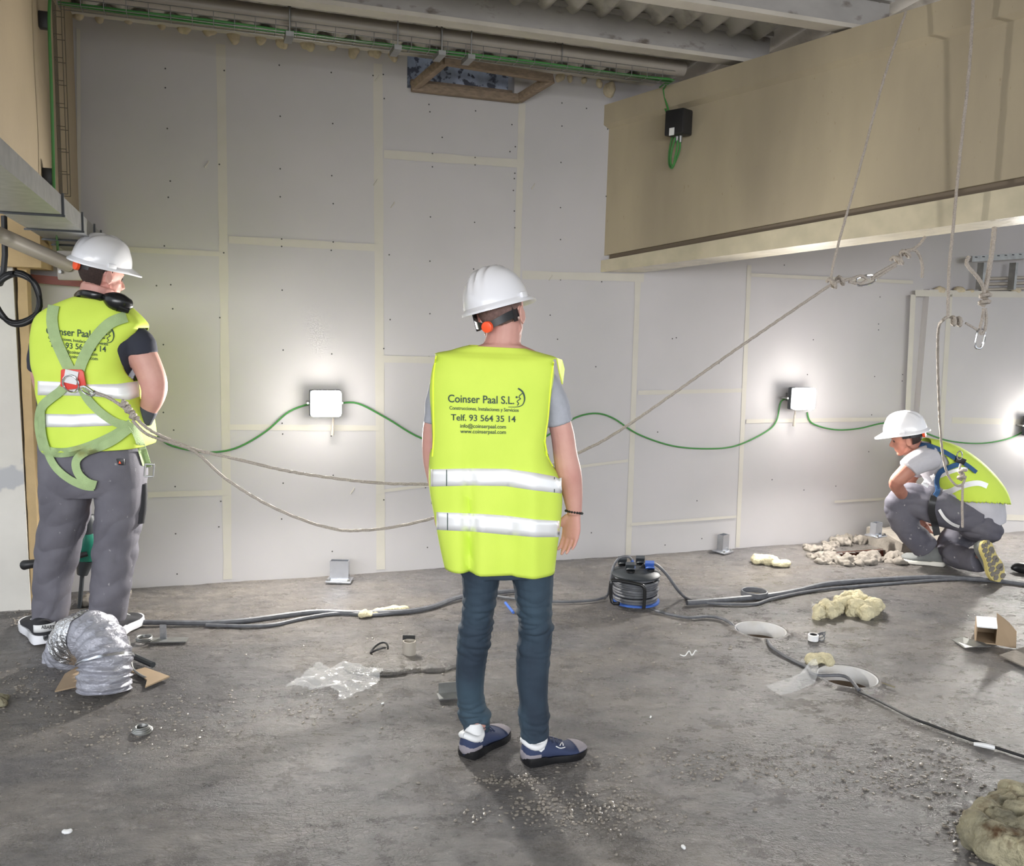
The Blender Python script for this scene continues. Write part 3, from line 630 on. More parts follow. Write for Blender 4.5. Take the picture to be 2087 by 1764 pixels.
for i, (x, r) in enumerate(((1915, 12), (1955, 12), (1978, 7), (2070, 10))):
    P = wp(x, 596 - r * .4, .04); r_ = r / 1800 * P.y * .9; mb = MB(); mb.ell(P, WD * r_ * 1.4, WN * .03, Z3 * r_ * .7, 10, 8)
    tag(fuse('foam_blob', mb, M['foam'], None, .006, 1, lambda c: .006 * nz(c, 30, i)), ['foam lump on the partition ledge left of the long rope', 'foam lump on the partition ledge right of the long rope', 'small foam lump on the ledge between rope and carabiner', 'foam lump on the ledge at the right edge'][i], 'foam', 'foam lumps on the partition ledge')
# ================================================================== PEOPLE
def helmet(parent, c, fwd, up, s=1., name='hard_hat', ridges=True, knob_t=None, strap_drop=.035, kr=.019, back=True, m=None):
    """c: centre of the rim plane, fwd/up: orientation. Parts: shell, brim, headband, adjuster_knob"""
    fwd = V(fwd).normalized(); up = V(up); up = (up - fwd * up.dot(fwd)).normalized(); lf = up.cross(fwd)
    a_, b_, h_ = .138 * s, .112 * s, .135 * s
    T = lambda x, y, z: c + fwd * x + lf * y + up * z
    N_ = 56; K = 18; mb = MB(); outer = []; inner = []
    for i in range(K):
        ph = (math.pi / 2) * i / (K - .35); r = math.cos(ph) ** .82; z = math.sin(ph); ring = []; ri = []
        for j in range(N_):
            t = 2 * math.pi * j / N_; x, y = a_ * math.cos(t) * r, b_ * math.sin(t) * r; zz = h_ * z
            if ridges and i > 2:
                w = max(0, min(1, (z - .3) * 3)) * (1 if x < a_ * .75 else 0)
                rid = sum(math.exp(-((y - o) / (.0085 * s)) ** 2) for o in (-.034 * s, 0, .034 * s)); zz += .007 * s * rid * w; 
                if x < 0: x -= .004 * s * rid * w
            ring.append(T(x, y, zz)); ri.append(T(x * .97, y * .97, zz * .97 - .001))
        outer.append(ring); inner.append(ri)
    mb.rings(inner[::-1] + outer, (True, True)); hat = mb.build('hard_hat', m or M['white'], parent, auto=60)
    mb = MB(); rr = []
    for j in range(N_ + 1):
        t = 2 * math.pi * j / N_; ct = math.cos(t); pk = max(0, ct) ** 3 * .05 * s; e = .011 * s + pk + max(0, -ct) ** 4 * .006 * s
        nx, ny = ct, math.sin(t); x, y = a_ * ct, b_ * math.sin(t); dz = -.004 * s - pk * .30
        rr.append([T(x - nx * .002, y - ny * .002, .012 * s), T(x + nx * e * .5, y + ny * e * .5, .004 * s + dz * .4), T(x + nx * e, y + ny * e, dz), T(x + nx * e, y + ny * e, dz - .007 * s), T(x + nx * e * .4, y + ny * e * .4, dz * .4 - .006 * s), T(x - nx * .004, y - ny * .004, -.004 * s)])
    mb.rings(rr, (False, False)); mb.build('brim', m or M['white'], hat, auto=50)
    for sg in (-1, 1):
        mb = MB(); mb.box(T(-.01, sg * b_ * 1.03, .012 * s), fwd * .02 * s, lf * .006 * s, up * .01 * s); mb.build('accessory_slot', m or M['white'], hat, bevel=.003)
    # headband : back half ring below the rim
    ha, hb = .103 * s, .083 * s; rs = []
    for j in range(25):
        t = math.pi * (.5 + j / 24); drop = strap_drop * (1 + .0 * j) * (1 - .35 * abs(math.cos((j / 24) * math.pi)) )
        x, y = ha * math.cos(t), hb * math.sin(t); n = V((math.cos(t), math.sin(t), 0))
        w = .011 * s + .004 * s * abs(math.cos(j / 24 * math.pi)); rs.append([T(x, y, -drop - w), T(x + n.x * .004, y + n.y * .004, -drop - w), T(x + n.x * .004, y + n.y * .004, -drop + w), T(x, y, -drop + w)])
    mb = MB(); mb.rings(rs)
    for j in (3, 21):
        t = math.pi * (.5 + j / 24); x, y = ha * math.cos(t), hb * math.sin(t); mb.box(T(x, y, -strap_drop * .3), fwd * .011 * s, lf * .003, up * strap_drop * .8)
    mb.build('headband', M['black'], hat)
    mb = MB(); p0 = T(-ha - .004, 0, -strap_drop); mb.tube([p0, p0 - fwd * .006, p0 - fwd * .014, p0 - fwd * .016], [kr * 1.03, kr * 1.03, kr, kr * .75], 20); mb.build('adjuster_knob', M['orange'], hat, auto=50)
    return hat
def head_shapes(mb, c, fwd, up, s=1., ears=True):
    fwd = V(fwd).normalized(); up = V(up); up = (up - fwd * up.dot(fwd)).normalized(); lf = up.cross(fwd); T = lambda x, y, z: c + fwd * x * s + lf * y * s + up * z * s
    mb.ell(T(-.008, 0, .028), fwd * .097 * s, lf * .077 * s, up * .09 * s, 24, 16)
    mb.ell(T(.03, 0, -.035), fwd * .062 * s, lf * .060 * s, up * .075 * s, 20, 14)
    mb.ell(T(.062, 0, -.088), fwd * .026 * s, lf * .028 * s, up * .02 * s, 12, 8)      # chin
    mb.tube([T(-.01, .05, -.05), T(.055, .025, -.085)], [.028 * s, .018 * s], 10); mb.tube([T(-.01, -.05, -.05), T(.055, -.025, -.085)], [.028 * s, .018 * s], 10)   # jaw
    mb.tube([T(.08, 0, .02), T(.094, 0, -.002), T(.107, 0, -.022), T(.09, 0, -.034)], [.007 * s, .009 * s, .012 * s, .008 * s], 10, smooth=2)  # nose
    mb.ell(T(.088, .013, -.03), fwd * .01 * s, lf * .008 * s, up * .007 * s, 8, 6); mb.ell(T(.088, -.013, -.03), fwd * .01 * s, lf * .008 * s, up * .007 * s, 8, 6)
    mb.ell(T(.075, 0, .03), fwd * .016 * s, lf * .045 * s, up * .010 * s, 14, 8)       # brow
    mb.ell(T(.083, 0, -.053), fwd * .011 * s, lf * .022 * s, up * .0055 * s, 12, 6); mb.ell(T(.082, 0, -.064), fwd * .011 * s, lf * .02 * s, up * .006 * s, 12, 6)   # lips
    for sg in (-1, 1):
        mb.ell(T(.048, sg * .04, -.018), fwd * .025 * s, lf * .02 * s, up * .02 * s, 12, 8)   # cheek
        if ears:
            e = T(-.008, sg * .079, -.008); o_ = (lf * sg * .8 - fwd * .5).normalized()
            mb.ell(e + o_ * .007 * s, (fwd + lf * sg * .35).normalized() * .017 * s, o_ * .0055 * s, (up * 1 - fwd * .15).normalized() * .031 * s, 14, 10)
            mb.tube([e + o_ * .009 * s + up * .031 * math.sin(a_) * s + (fwd * -.016 * math.cos(a_)) * s for a_ in [math.radians(-60 + 20 * i) for i in range(10)]], .0042 * s, 6)
            mb.ell(e - up * .026 * s + o_ * .006, fwd * .008 * s, o_ * .006 * s, up * .009 * s, 8, 6)
    return T
def eyes(parent, T, s):
    for sg in (-1, 1):
        mb = MB(); c_ = T(.072, sg * .03, .008); mb.ell(c_, V((.0105 * s, 0, 0)), V((0, .0105 * s, 0)), V((0, 0, .0105 * s)), 12, 8); mb.build('eye', M['eye'], parent)
def hand_shapes(mb, w, d, th, s=1., curl=.5, spread=.10, wr=.026):
    """w wrist, d finger direction, th direction to the thumb side. palm normal = d x th flipped so fingers curl towards pn"""
    d = V(d).normalized(); th = V(th); th = (th - d * th.dot(d)).normalized(); pn = hand_shapes.flip * d.cross(th)
    P = lambda a_, b_, c_: w + d * a_ * s + th * b_ * s + pn * c_ * s
    mb.tube([P(-.03, 0, 0), P(0, 0, 0), P(.03, .002, 0), (P(.06, .002, .0)), P(.092, .0, .003)], [(wr * .95, wr * .75), (wr, wr * .7), (.036 * s, .017 * s), (.041 * s, .0155 * s), (.039 * s, .012 * s)], 14, side=pn, smooth=3)
    for i, (off, L, r) in enumerate(((.030, .072, .0088), (.010, .080, .0092), (-.010, .074, .0088), (-.029, .058, .0078))):
        base = P(.085 - abs(off - .006) * .25, off, .002); dir_ = (d + th * (off * spread * 20 * .2)).normalized(); q = [base - dir_ * .02 * s, base]; r_ = [r * s * 1.05, r * s * 1.05]; p = base; ang = curl * (.35 + .08 * i)
        for seg, (fr, k) in enumerate(((.45, 1), (.32, 1.35), (.23, .8))):
            dd = dir_ * math.cos(ang) + pn * math.sin(ang); p = p + dd * L * fr * s; q.append(p); r_.append(r * s * (.95 - .09 * seg)); ang += curl * k * .75
        mb.tube(q, r_, 8, smooth=2); mb.ell(q[-1], th * r_[-1], pn * r_[-1], d * r_[-1], 8, 6)
    b0 = P(.018, .022, .004); q = [b0, P(.045, .045, .014), P(.072, .056, .024 + .01 * curl), P(.094, .055, .036 + .014 * curl)]
    mb.tube(q, [.015 * s, .0125 * s, .0105 * s, .0085 * s], 8, smooth=2); mb.ell(q[-1], th * .0085 * s, pn * .0085 * s, d * .0085 * s, 8, 6)
hand_shapes.flip = 1
def rowloft(Yb, rows, n=40, ex=2.6, bumpf=None, cap=(True, True), sm=3, foldf=None):
    """rows: (pyL, pyR, pxL, pxR, half depth, depth offset) -> horizontal slices through a body or garment"""
    q = cat(rows, sm) if sm > 1 else rows; rs = []
    for (yl, yr, xl, xr, d, dy) in q:
        L_ = at(xl, yl, Yb + dy); R_ = at(xr, yr, Yb + dy); c = (L_ + R_) / 2; a_ = (R_ - L_) / 2; b_ = V((0, -d, 0)); ring = []
        for j in range(n):
            t = 2 * math.pi * j / n; ct, st = math.cos(t), math.sin(t)
            u = math.copysign(abs(ct) ** (2 / ex), ct); v = math.copysign(abs(st) ** (2 / ex), st); p = c + a_ * u + b_ * v
            if foldf: p = p + V((0, -foldf((yl + yr) / 2, xl + (xr - xl) * (u + 1) / 2, v), 0))
            ring.append(p)
        rs.append(ring)
    return rs
def limb(mb, Yb, pts, n=16, side=(0, 1, 0), sm=4, s=1.):
    """pts: (px, py, dy, half width px, half depth m)"""
    P = []; r = []
    for x, y, dy, w, d in pts: p = at(x, y, Yb + dy); P.append(p); r.append((w / F * (Yb + dy) * s, d * s))
    mb.tube(P, r, n, side=side, smooth=sm)
def shoe(parent, heel, toe, m_up, m_sole, w=.098, h=.1, name='shoe', toecap=None, heelcap=None, collar=None, thick=.026, laces=None, sidebit=None):
    """heel, toe: ground contact points"""
    ax = toe - heel; L = ax.length; ax.normalize(); up = Z3; sd = up.cross(ax).normalized(); T = lambda x, y, z: heel + ax * x * L + sd * y + up * z
    wid = lambda s: w / 2 * (.74 + .0 * s if s < 0 else (.72 + .10 * min(1, s / .2) - .06 * math.exp(-((s - .42) / .12) ** 2) + .24 * math.exp(-((s - .72) / .2) ** 2)) * (1 if s < .8 else math.sqrt(max(.02, 1 - ((s - .8) / .205) ** 2))) * (1 if s > .1 else math.sqrt(max(.05, 1 - ((.1 - s) / .105) ** 2))))
    hei = lambda s: h * (.86 + .14 * min(1, s / .1)) if s < .34 else h * (1 - .50 * min(1, (s - .34) / .36)) * (1 if s < .82 else math.sqrt(max(.08, 1 - ((s - .82) / .19) ** 2 * .75)))
    S = [0, .02, .06, .12, .2, .28, .34, .42, .5, .58, .66, .74, .82, .88, .93, .97, .995]
    root = bpy.data.objects.new(name, None); C.objects.link(root); root.location = heel; bpy.context.view_layer.update(); setp(root, parent) if parent else None
    def shell(s0, s1, infl, zb, fac=1., m=None, nm='upper', hm=1.):
        mb = MB(); rs = []; ss = [s for s in [s0] + S + [s1] if s0 <= s <= s1]; ss = sorted(set(ss))
        for s in ss:
            ww, hh = wid(s) + infl, (hei(s) * hm) + infl; ring = []
            for j in range(20):
                t = 2 * math.pi * j / 20; ct, st = math.cos(t), math.sin(t); u = math.copysign(abs(ct) ** .8, ct) * ww * (1 if st < 0 else 1 - .30 * st * (1 if s > .1 else .6)); z = zb + (hh - zb) * (.5 + .5 * math.copysign(abs(st) ** .8, st)); ring.append(T(s + (infl / L) * (1 if s > .9 else (-1 if s < .05 else 0)), u, z))
            rs.append(ring)
        mb.rings(rs); return mb.build(nm, m, parent if False else root, auto=70)
    shell(0, .995, 0, thick * .5, m=m_up)
    mb = MB(); rs = []
    for s in S:
        ww = wid(s) + .005; zt = thick * (1.25 if s < .3 else 1) ; spring = .012 * max(0, (s - .8) / .2) ** 1.5 + .006 * max(0, (.06 - s) / .06)
        rs.append([T(s, -ww, spring), T(s, -ww - .002, zt * .5 + spring * .5), T(s, -ww + .001, zt), T(s, ww - .001, zt), T(s, ww + .002, zt * .5 + spring * .5), T(s, ww, spring)])
    mb.rings(rs); mb.build('sole', m_sole, root, auto=50)
    if toecap: shell(.80, .995, .0022, thick * .8, m=toecap, nm='toe_cap')
    if heelcap: shell(0, .22, .0022, thick * .8, m=heelcap, nm='heel_counter', hm=.66)
    if collar:
        mb = MB(); q = [T(.02 + .30 * (1 - math.cos(a_)) / 2, .036 * math.sin(a_), h * (.93 + .10 * math.cos(a_ * 2))) for a_ in [2 * math.pi * i / 24 for i in range(25)]]; mb.tube(q, .0125, 10); mb.build('collar', collar, root)
    if laces:
        mb = MB()
        for i in range(4):
            s = .38 + .07 * i; mb.tube([T(s, -.026, hei(s) - .002), T(s + .02, 0, hei(s) + .006), T(s, .026, hei(s) - .002)], .0028, 6)
        mb.build('laces', laces, root)
    return root
def skinobj(name, label, base, catg='person'):
    return thing(name, base, label, catg, None)
# ------------------------------------------------------------------ the man in the middle
Y = 3.12
pm = skinobj('person', 'man seen from behind in the middle, hi-vis vest, grey T-shirt, dark jeans, white hard hat', V((.06, 3.12, 0)))
mb = MB()
mb.rings(rowloft(Y, [(700, 702, 985, 1062, .055, 0), (716, 720, 945, 1100, .07, 0), (735, 745, 905, 1115, .08, 0), (800, 805, 905, 1110, .09, 0), (950, 955, 910, 1105, .095, 0), (1060, 1060, 930, 1120, .095, 0), (1140, 1140, 950, 1115, .09, 0)]))
limb(mb, Y, [(1022, 745, .01, 40, .07), (1022, 712, .01, 38, .066), (1026, 690, .015, 36, .062), (1028, 655, .03, 35, .064)])
fd = V((.44, .90, .02)); hu = V((-.10, 0, 1)); hc = at(1023, 640, Y + .03)
T1 = head_shapes(mb, hc, fd, hu, 1.0)
limb(mb, Y, [(1095, 765, 0, 18, .04), (1116, 800, 0, 22, .05), (1143, 870, .0, 24, .046), (1152, 925, .005, 25, .045), (1159, 965, .01, 27, .044), (1166, 1000, .02, 22, .036), (1171, 1045, .03, 15.5, .027)])
limb(mb, Y, [(920, 765, 0, 18, .04), (900, 800, 0, 21, .05), (885, 870, .0, 23, .044), (884, 930, .005, 23, .042), (889, 975, .02, 19, .036), (895, 1025, .03, 14, .026)])
hand_shapes.flip = -1
hand_shapes(mb, at(1170, 1046, Y + .03), (-.10, .05, -1), (-.80, .60, .05), .97, .36)
hand_shapes.flip = 1
hand_shapes(mb, at(896, 1022, Y + .03), (.03, .10, -1), (.5, .85, 0), .88, .4)
hand_shapes.flip = 1
SHR = (fl(1064, 1556), fl(1192, 1530)); SHL = (fl(945, 1546), fl(1030, 1492))
ANK = lambda sh, z: V((*(sh[0].lerp(sh[1], .22)).xy, z))
JL = [(982, 1140, 0, 45, .108), (980, 1180, 0, 40, .10), (977, 1230, .0, 34, .088), (966, 1300, .005, 36.5, .078), (962, 1330, .01, 33, .07), (958, 1375, .02, 31, .066), (959, 1420, .05, 29, .062), (967, 1460, .07, 31, .062), (973, 1486, ANK(SHL, 0).y - Y, 28, .06)]
JR = [(1082, 1140, 0, 48, .108), (1086, 1185, 0, 43, .10), (1090, 1240, .0, 37, .088), (1092, 1290, .005, 36, .076), (1087, 1340, .0, 36, .07), (1085, 1380, -.01, 34, .066), (1087, 1430, -.015, 31, .062), (1088, 1455, -.015, 34, .062), (1090, 1499, ANK(SHR, 0).y - Y, 28, .06)]
for J in (JL, JR): limb(mb, Y, [(x, y, dy, w * .72, d * .72) for x, y, dy, w, d in J])
fuse('body', mb, M['skin'], pm, .0042, 4)
eyes(pm, T1, 1.)
# cropped hair cap on the back of the head
def hair(parent, T, m, s=1., thick=.0035, zlow=-.85, voxel=.004):
    mb = MB(); N_, K = 30, 14; rs = []
    for i in range(K):
        ph = zlow + (math.pi / 2 - .07 - zlow) * i / (K - 1); rs.append([T(-.008 + (.097 + thick) * math.cos(t) * math.cos(ph), (.077 + thick) * math.sin(t) * math.cos(ph), .028 + (.09 + thick) * math.sin(ph)) for t in [2 * math.pi * j / N_ for j in range(N_)]])
    vs = [p for r in rs for p in r]; fs = []
    for i in range(K - 1):
        for j in range(N_):
            t = 2 * math.pi * (j + .5) / N_; ph = zlow + (math.pi / 2 - .07 - zlow) * (i + .5) / (K - 1)
            if math.cos(t) > .15 and ph < .55: continue
            if math.cos(t) > -.25 and ph < -.05: continue
            k = (j + 1) % N_; fs.append((i * N_ + j, i * N_ + k, (i + 1) * N_ + k, (i + 1) * N_ + j))
    mb.add(vs, fs); o = mb.build('hair', m, parent); return o
hair(pm, T1, M['hairs'], thick=.0015)
helmet(pm, at(1013, 622, Y + .03), V((.42, .90, .13)), V((-.30, -.02, 1)), 1.0, strap_drop=.064)
# grey T-shirt
mb = MB()
mb.rings(rowloft(Y, [(706, 708, 980, 1068, .062, 0), (718, 724, 945, 1098, .074, 0), (740, 748, 897, 1122, .09, 0), (810, 815, 892, 1118, .10, 0), (950, 955, 895, 1112, .105, 0), (1060, 1060, 912, 1120, .105, 0), (1120, 1120, 925, 1120, .11, 0)]))
def sleeve(mb, Yb, pts, n=16): limb(mb, Yb, pts, n)
limb(mb, Y, [(1082, 755, 0, 22, .052), (1108, 772, 0, 25, .056), (1127, 812, 0, 28, .058), (1141, 862, .0, 28.5, .056)])
limb(mb, Y, [(930, 755, 0, 22, .052), (907, 772, 0, 24, .056), (893, 812, 0, 25, .057), (887, 862, .0, 25, .054)])
wr = lambda A_, f1, sd_=0.: (lambda c: A_ * nz((c.x, c.y, c.z * 2.2), f1, sd_) + A_ * .5 * nz((c.x, c.y, c.z), f1 * 2.2, sd_ + 4))
fuse('t_shirt', mb, M['tee'], pm, .0055, 3, wr(.004, 9))
# jeans
mb = MB()
mb.rings(rowloft(Y, [(1095, 1095, 934, 1130, .115, 0), (1140, 1140, 934, 1131, .118, 0), (1165, 1165, 938, 1130, .11, 0)], n=32))
limb(mb, Y, JL, n=22)
limb(mb, Y, JR, n=22)
kz = [at(960, 1270, Y).z, at(960, 1475, Y).z]
def jd(c):
    w = math.exp(-((c.z - kz[0]) / .14) ** 2) + 1.1 * math.exp(-((c.z - kz[1]) / .07) ** 2)
    return .003 * nz(c, 8, 2) + .0085 * w * (abs(nz((c.x * .45, c.y * .45, c.z * 1.5), 24, 3)) * 2 - .4)
fuse('jeans', mb, M['jeans'], pm, .0045, 2, jd)
# vest
def foldf(py, px, v):
    if v < .05: return 0
    g = max(0, min(1, (py - 830) / 250)); s_ = (px - 960) / 9.; s2_ = (px - 1036) / 12.; s3 = (px - 1085) / 18.
    return min(1, v * 2) * (-.034 * g * math.exp(-s_ * s_) + .016 * g * math.exp(-((px - 985) / 14.) ** 2) - .024 * g * math.exp(-s2_ * s2_) + .018 * g * math.exp(-s3 * s3) + .008 * g * math.exp(-((px - 930) / 16.) ** 2) + .004 * nz((px / 100., py / 260., 0), 2.2, 8))
vrows = [(1146, 1158, 907, 1130, .135, 0), (1100, 1105, 897, 1136, .142, 0), (1045, 1060, 887, 1142, .148, 0), (990, 1003, 877, 1145, .150, 0), (950, 965, 876, 1136, .148, 0), (930, 935, 877, 1120, .145, 0), (890, 895, 879, 1116, .142, 0), (840, 850, 876, 1122, .138, 0), (790, 800, 873, 1129, .132, 0), (750, 760, 877, 1135, .12, 0), (728, 738, 885, 1133, .108, 0), (719, 728, 889, 1133, .094, 0), (714, 721, 915, 1110, .083, 0), (708, 715, 935, 1090, .076, 0), (703, 709, 955, 1072, .070, 0)]
def vest(parent, Yb, rows, foldf, arm=(3, 11), n=96, ex=3.6, armw=.45, sm=5, th=.003, mt=None, hole=None, nm='hi_vis_vest'):
    rs = rowloft(Yb, rows, n, ex, sm=sm, foldf=foldf); mb = MB(); vs = [p for r in rs for p in r]; fs = []
    K = len(rs)
    for i in range(K - 1):
        for j in range(n):
            t = 2 * math.pi * (j + .5) / n; c = abs(math.cos(t)); f = i / sm
            if arm[0] < f < arm[1] and abs(math.sin(t)) < armw * min(1, (f - arm[0]) / .8 + .25): continue
            if hole and hole(f, t): continue
            k = (j + 1) % n; fs.append((i * n + j, i * n + k, (i + 1) * n + k, (i + 1) * n + j))
    mb.add(vs, fs); o = mb.build(nm, mt or M['yell'], parent, auto=80)
    md = o.modifiers.new('t', 'SOLIDIFY'); md.thickness = th; md.offset = -1
    return o, rs
vo, rs = vest(pm, Y, vrows, foldf, arm=(5.0, 10.7), armw=.45)
tv = bvh(vo)
def bandrows(tree, xs, ytop, ybot, Yd, name, m, parent, off=.003, n=40):
    """xs: (x0, x1); ytop/ybot: list of (x,y) polylines"""
    def ip(pl_, x):
        for (a_, b_), (c_, d_) in zip(pl_, pl_[1:]):
            if a_ <= x <= c_: return b_ + (d_ - b_) * (x - a_) / (c_ - a_)
        return pl_[-1][1] if x > pl_[-1][0] else pl_[0][1]
    mb = MB(); col = []
    for i in range(n + 1):
        x = xs[0] + (xs[1] - xs[0]) * i / n; yt, yb = ip(ytop, x), ip(ybot, x); c_ = []
        for k in range(4): c_.append(hit(tree, x, yt + (yb - yt) * k / 3, Yd, off)[0])
        col.append(c_)
    # clean outliers
    for k in range(4):
        for i in list(range(n // 2, n + 1)):
            if abs(col[i][k].y - col[i - 1][k].y) > .035: col[i][k] = col[i][k] + V((0, col[i - 1][k].y - col[i][k].y + .01, 0))
        for i in list(range(n // 2, -1, -1)):
            if abs(col[i][k].y - col[i + 1][k].y) > .035: col[i][k] = col[i][k] + V((0, col[i + 1][k].y - col[i][k].y + .01, 0))
    mb.rings(col, (False, False), closed=False); o = mb.build(name, m, parent, auto=80)
    md = o.modifiers.new('t', 'SOLIDIFY'); md.thickness = .002; md.offset = 0
    return o
bandrows(tv, (878, 1144), [(876, 956), (960, 954), (1035, 955), (1090, 963), (1144, 973)], [(876, 991), (960, 989), (1030, 990), (1090, 999), (1144, 1005)], Y - .1, 'reflective_band', M['band'], vo)
bandrows(tv, (890, 1140), [(888, 1043), (968, 1046), (1030, 1050), (1090, 1058), (1140, 1061)], [(888, 1079), (968, 1083), (1030, 1089), (1090, 1094), (1140, 1094)], Y - .1, 'reflective_band', M['band'], vo)
for (x, y0, y1) in ((910, 957, 990), (912, 1045, 1080), (1130, 972, 1003)):
    vs, fs = stroke_on([(x, y0), (x, y1)], 1.6, None, None, tv, Y - .1, off=.006); mb = MB(); mb.add(vs, fs); mb.build('seam_mark', M['ink'], vo, smooth=False)
# binding around armholes and neck
def binding(pts, Yd, tree, parent, r=.0035, m=None, ypos=None):
    q = [hit(tree, x, y, Yd, .002)[0] for x, y in cat(pts, 4)]
    ys = sorted(p.y for p in q); md_ = ys[len(ys) // 2]
    q = [p if abs(p.y - md_) < .08 else V((p.x, md_, p.z)) for p in q]
    mb = MB(); mb.tube(q, r, 6); return mb.build('binding', m or M['yell2'], parent)
text_on('Coinser Paal S.L.', 913, 1048, 819, 16, M['ink'], vo, tv, Y - .1, slope=4)
text_on('Construcciones, Instalaciones y Servicios', 916, 1057, 834, 7.2, M['ink'], vo, tv, Y - .1, slope=5)
text_on('Telf. 93 564 35 14', 919, 1051, 856, 13, M['ink'], vo, tv, Y - .1, slope=4)
text_on('info@coinserpaal.com', 938, 1031, 871, 8, M['ink'], vo, tv, Y - .1, slope=2)
text_on('www.coinserpaal.com', 938, 1031, 882, 8, M['ink'], vo, tv, Y - .1, slope=2)
def emblem(x, y, s, parent, tree, Yd, sk=0.):
    """crescent with a face-like zigzag and a dot"""
    f = lambda a_, b_: (x + a_ * s, y + (b_ + sk * a_) * s)
    mb = MB(); 
    for pts, w in (([f(0, -28) + (3.2,), f(9, -21) + (3.4,), f(13, -10) + (3,), f(12, 0) + (2.2,), f(7, 7) + (1.8,), f(-4, 10) + (1.4,), f(-20, 10) + (1.2,)], 2), ([f(9, -18), f(3, -13), f(2, -9), f(5, -7), f(1, -4), f(-2, -1), f(1, 3), f(-2, 7)], 1.8)):
        pts = [p + (w,) if len(p) == 2 else p for p in pts]; pts = [(p[0], p[1], p[2] * s) for p in pts]; vs, fs = stroke_on(pts, w, None, None, tree, Yd); mb.add(vs, fs)
    c_ = [hit(tree, *[v for v in (f(-3 + 2.2 * math.cos(a_), -10 + 2.2 * math.sin(a_)))], Yd, .0035)[0] for a_ in [2 * math.pi * i / 12 for i in range(12)]]; mb.add(c_, [tuple(range(12))])
    return mb.build('emblem', M['ink'], parent, smooth=False)
emblem(1056, 819, 1.0, vo, tv, Y - .1)
def binding(pts, parent, tree, Yd, r=.003):
    q = [hit(tree, x, y, Yd, .0015)[0] for x, y in cat(pts, 5)]; ys = sorted(p.y for p in q); md_ = ys[len(ys) // 2]
    q = [p if abs(p.y - md_) < .07 else V((p.x, md_, p.z)) for p in q]; mb = MB(); mb.tube(q, r, 6); return mb.build('binding', M['yell2'], parent)
binding([(1128, 738), (1122, 790), (1117, 850), (1111, 895), (1114, 925), (1126, 950)], vo, tv, Y - .1)
binding([(889, 724), (883, 770), (883, 830), (884, 890), (881, 930)], vo, tv, Y - .1)
# shoulder flap edge (front panel seen past the right shoulder)
mb = MB(); r_ = [[at(1133, 729, Y - .02), at(1144, 733, Y + .04), at(1149, 752, Y + .07), at(1145, 783, Y + .08), at(1139, 760, Y + .03)]]; n0 = V((.004, .006, 0)); mb.rings([r_[0], [p + n0 for p in r_[0]]]); mb.build('shoulder_flap', M['yell2'], vo, smooth=False)
# bracelet and watch
mb = MB(); c_ = at(1170, 1043, Y + .028)
for i in range(20):
    a_ = 2 * math.pi * i / 20; mb.ell(c_ + V((.030 * math.cos(a_), .026 * math.sin(a_), -.004 * math.cos(a_) - .004 * math.sin(a_))), V((.0048, 0, 0)), V((0, .0048, 0)), V((0, 0, .0048)), 8, 6)
mb.build('bead_bracelet', M['blackg'], pm)
mb = MB(); c_ = at(895, 1020, Y + .03); mb.rings([[c_ + V((.029 * math.cos(t), .025 * math.sin(t), z)) for t in [2 * math.pi * j / 20 for j in range(20)]] for z in (-.011, .011)], (False, False)); mb.build('watch', M['black'], pm)
# shoes
sk = dict(toecap=M['greyshoe'], heelcap=M['greyshoe'], collar=M['paper'], laces=M['navyshoe'])
sh1 = shoe(pm, *SHR, M['navyshoe'], M['blackg'], w=.10, h=.088, **sk)
sh2 = shoe(pm, *SHL, M['navyshoe'], M['blackg'], w=.10, h=.088, **sk)
for sh in (SHR, SHL):
    mb = MB(); mb.tube([ANK(sh, .05), ANK(sh, .09), ANK(sh, .125)], [.040, .037, .031], 16); mb.build('sock', M['paper'], pm)
tb = bvh(*[o for o in sh1.children if o.type == 'MESH'])
vs, fs = stroke_on([(1133, 1520), (1142, 1524), (1152, 1522)], 2, None, None, tb, Y, off=.002); mb = MB(); mb.add(vs, fs)
vs, fs = stroke_on([(1141, 1519), (1146, 1512), (1148, 1519)], 2, None, None, tb, Y, off=.002); mb.add(vs, fs); mb.build('side_mark', M['paper'], sh1, smooth=False)
# ------------------------------------------------------------------ the man on the left
Y = 4.28
pl_ = skinobj('person', 'man standing on the left in green safety harness, grey trousers and white hard hat', V((-2.1, 4.28, 0)))
mb = MB()
mb.rings(rowloft(Y, [(612, 616, 150, 235, .06, .02), (640, 650, 100, 275, .10, .01), (665, 690, 80, 285, .125, 0), (740, 750, 82, 268, .14, 0), (820, 825, 95, 270, .13, .0), (900, 900, 98, 275, .135, 0), (960, 960, 100, 282, .14, 0), (1000, 1000, 110, 275, .12, 0)], n=32))
limb(mb, Y, [(190, 650, .02, 34, .08), (196, 610, .03, 34, .075), (202, 585, .04, 34, .075)])
fd = V((.58, .80, -.22)); hu = V((.14, .2, 1)); hc = at(208, 564, Y + .06)
T2 = head_shapes(mb, hc, fd, hu, 1.06)
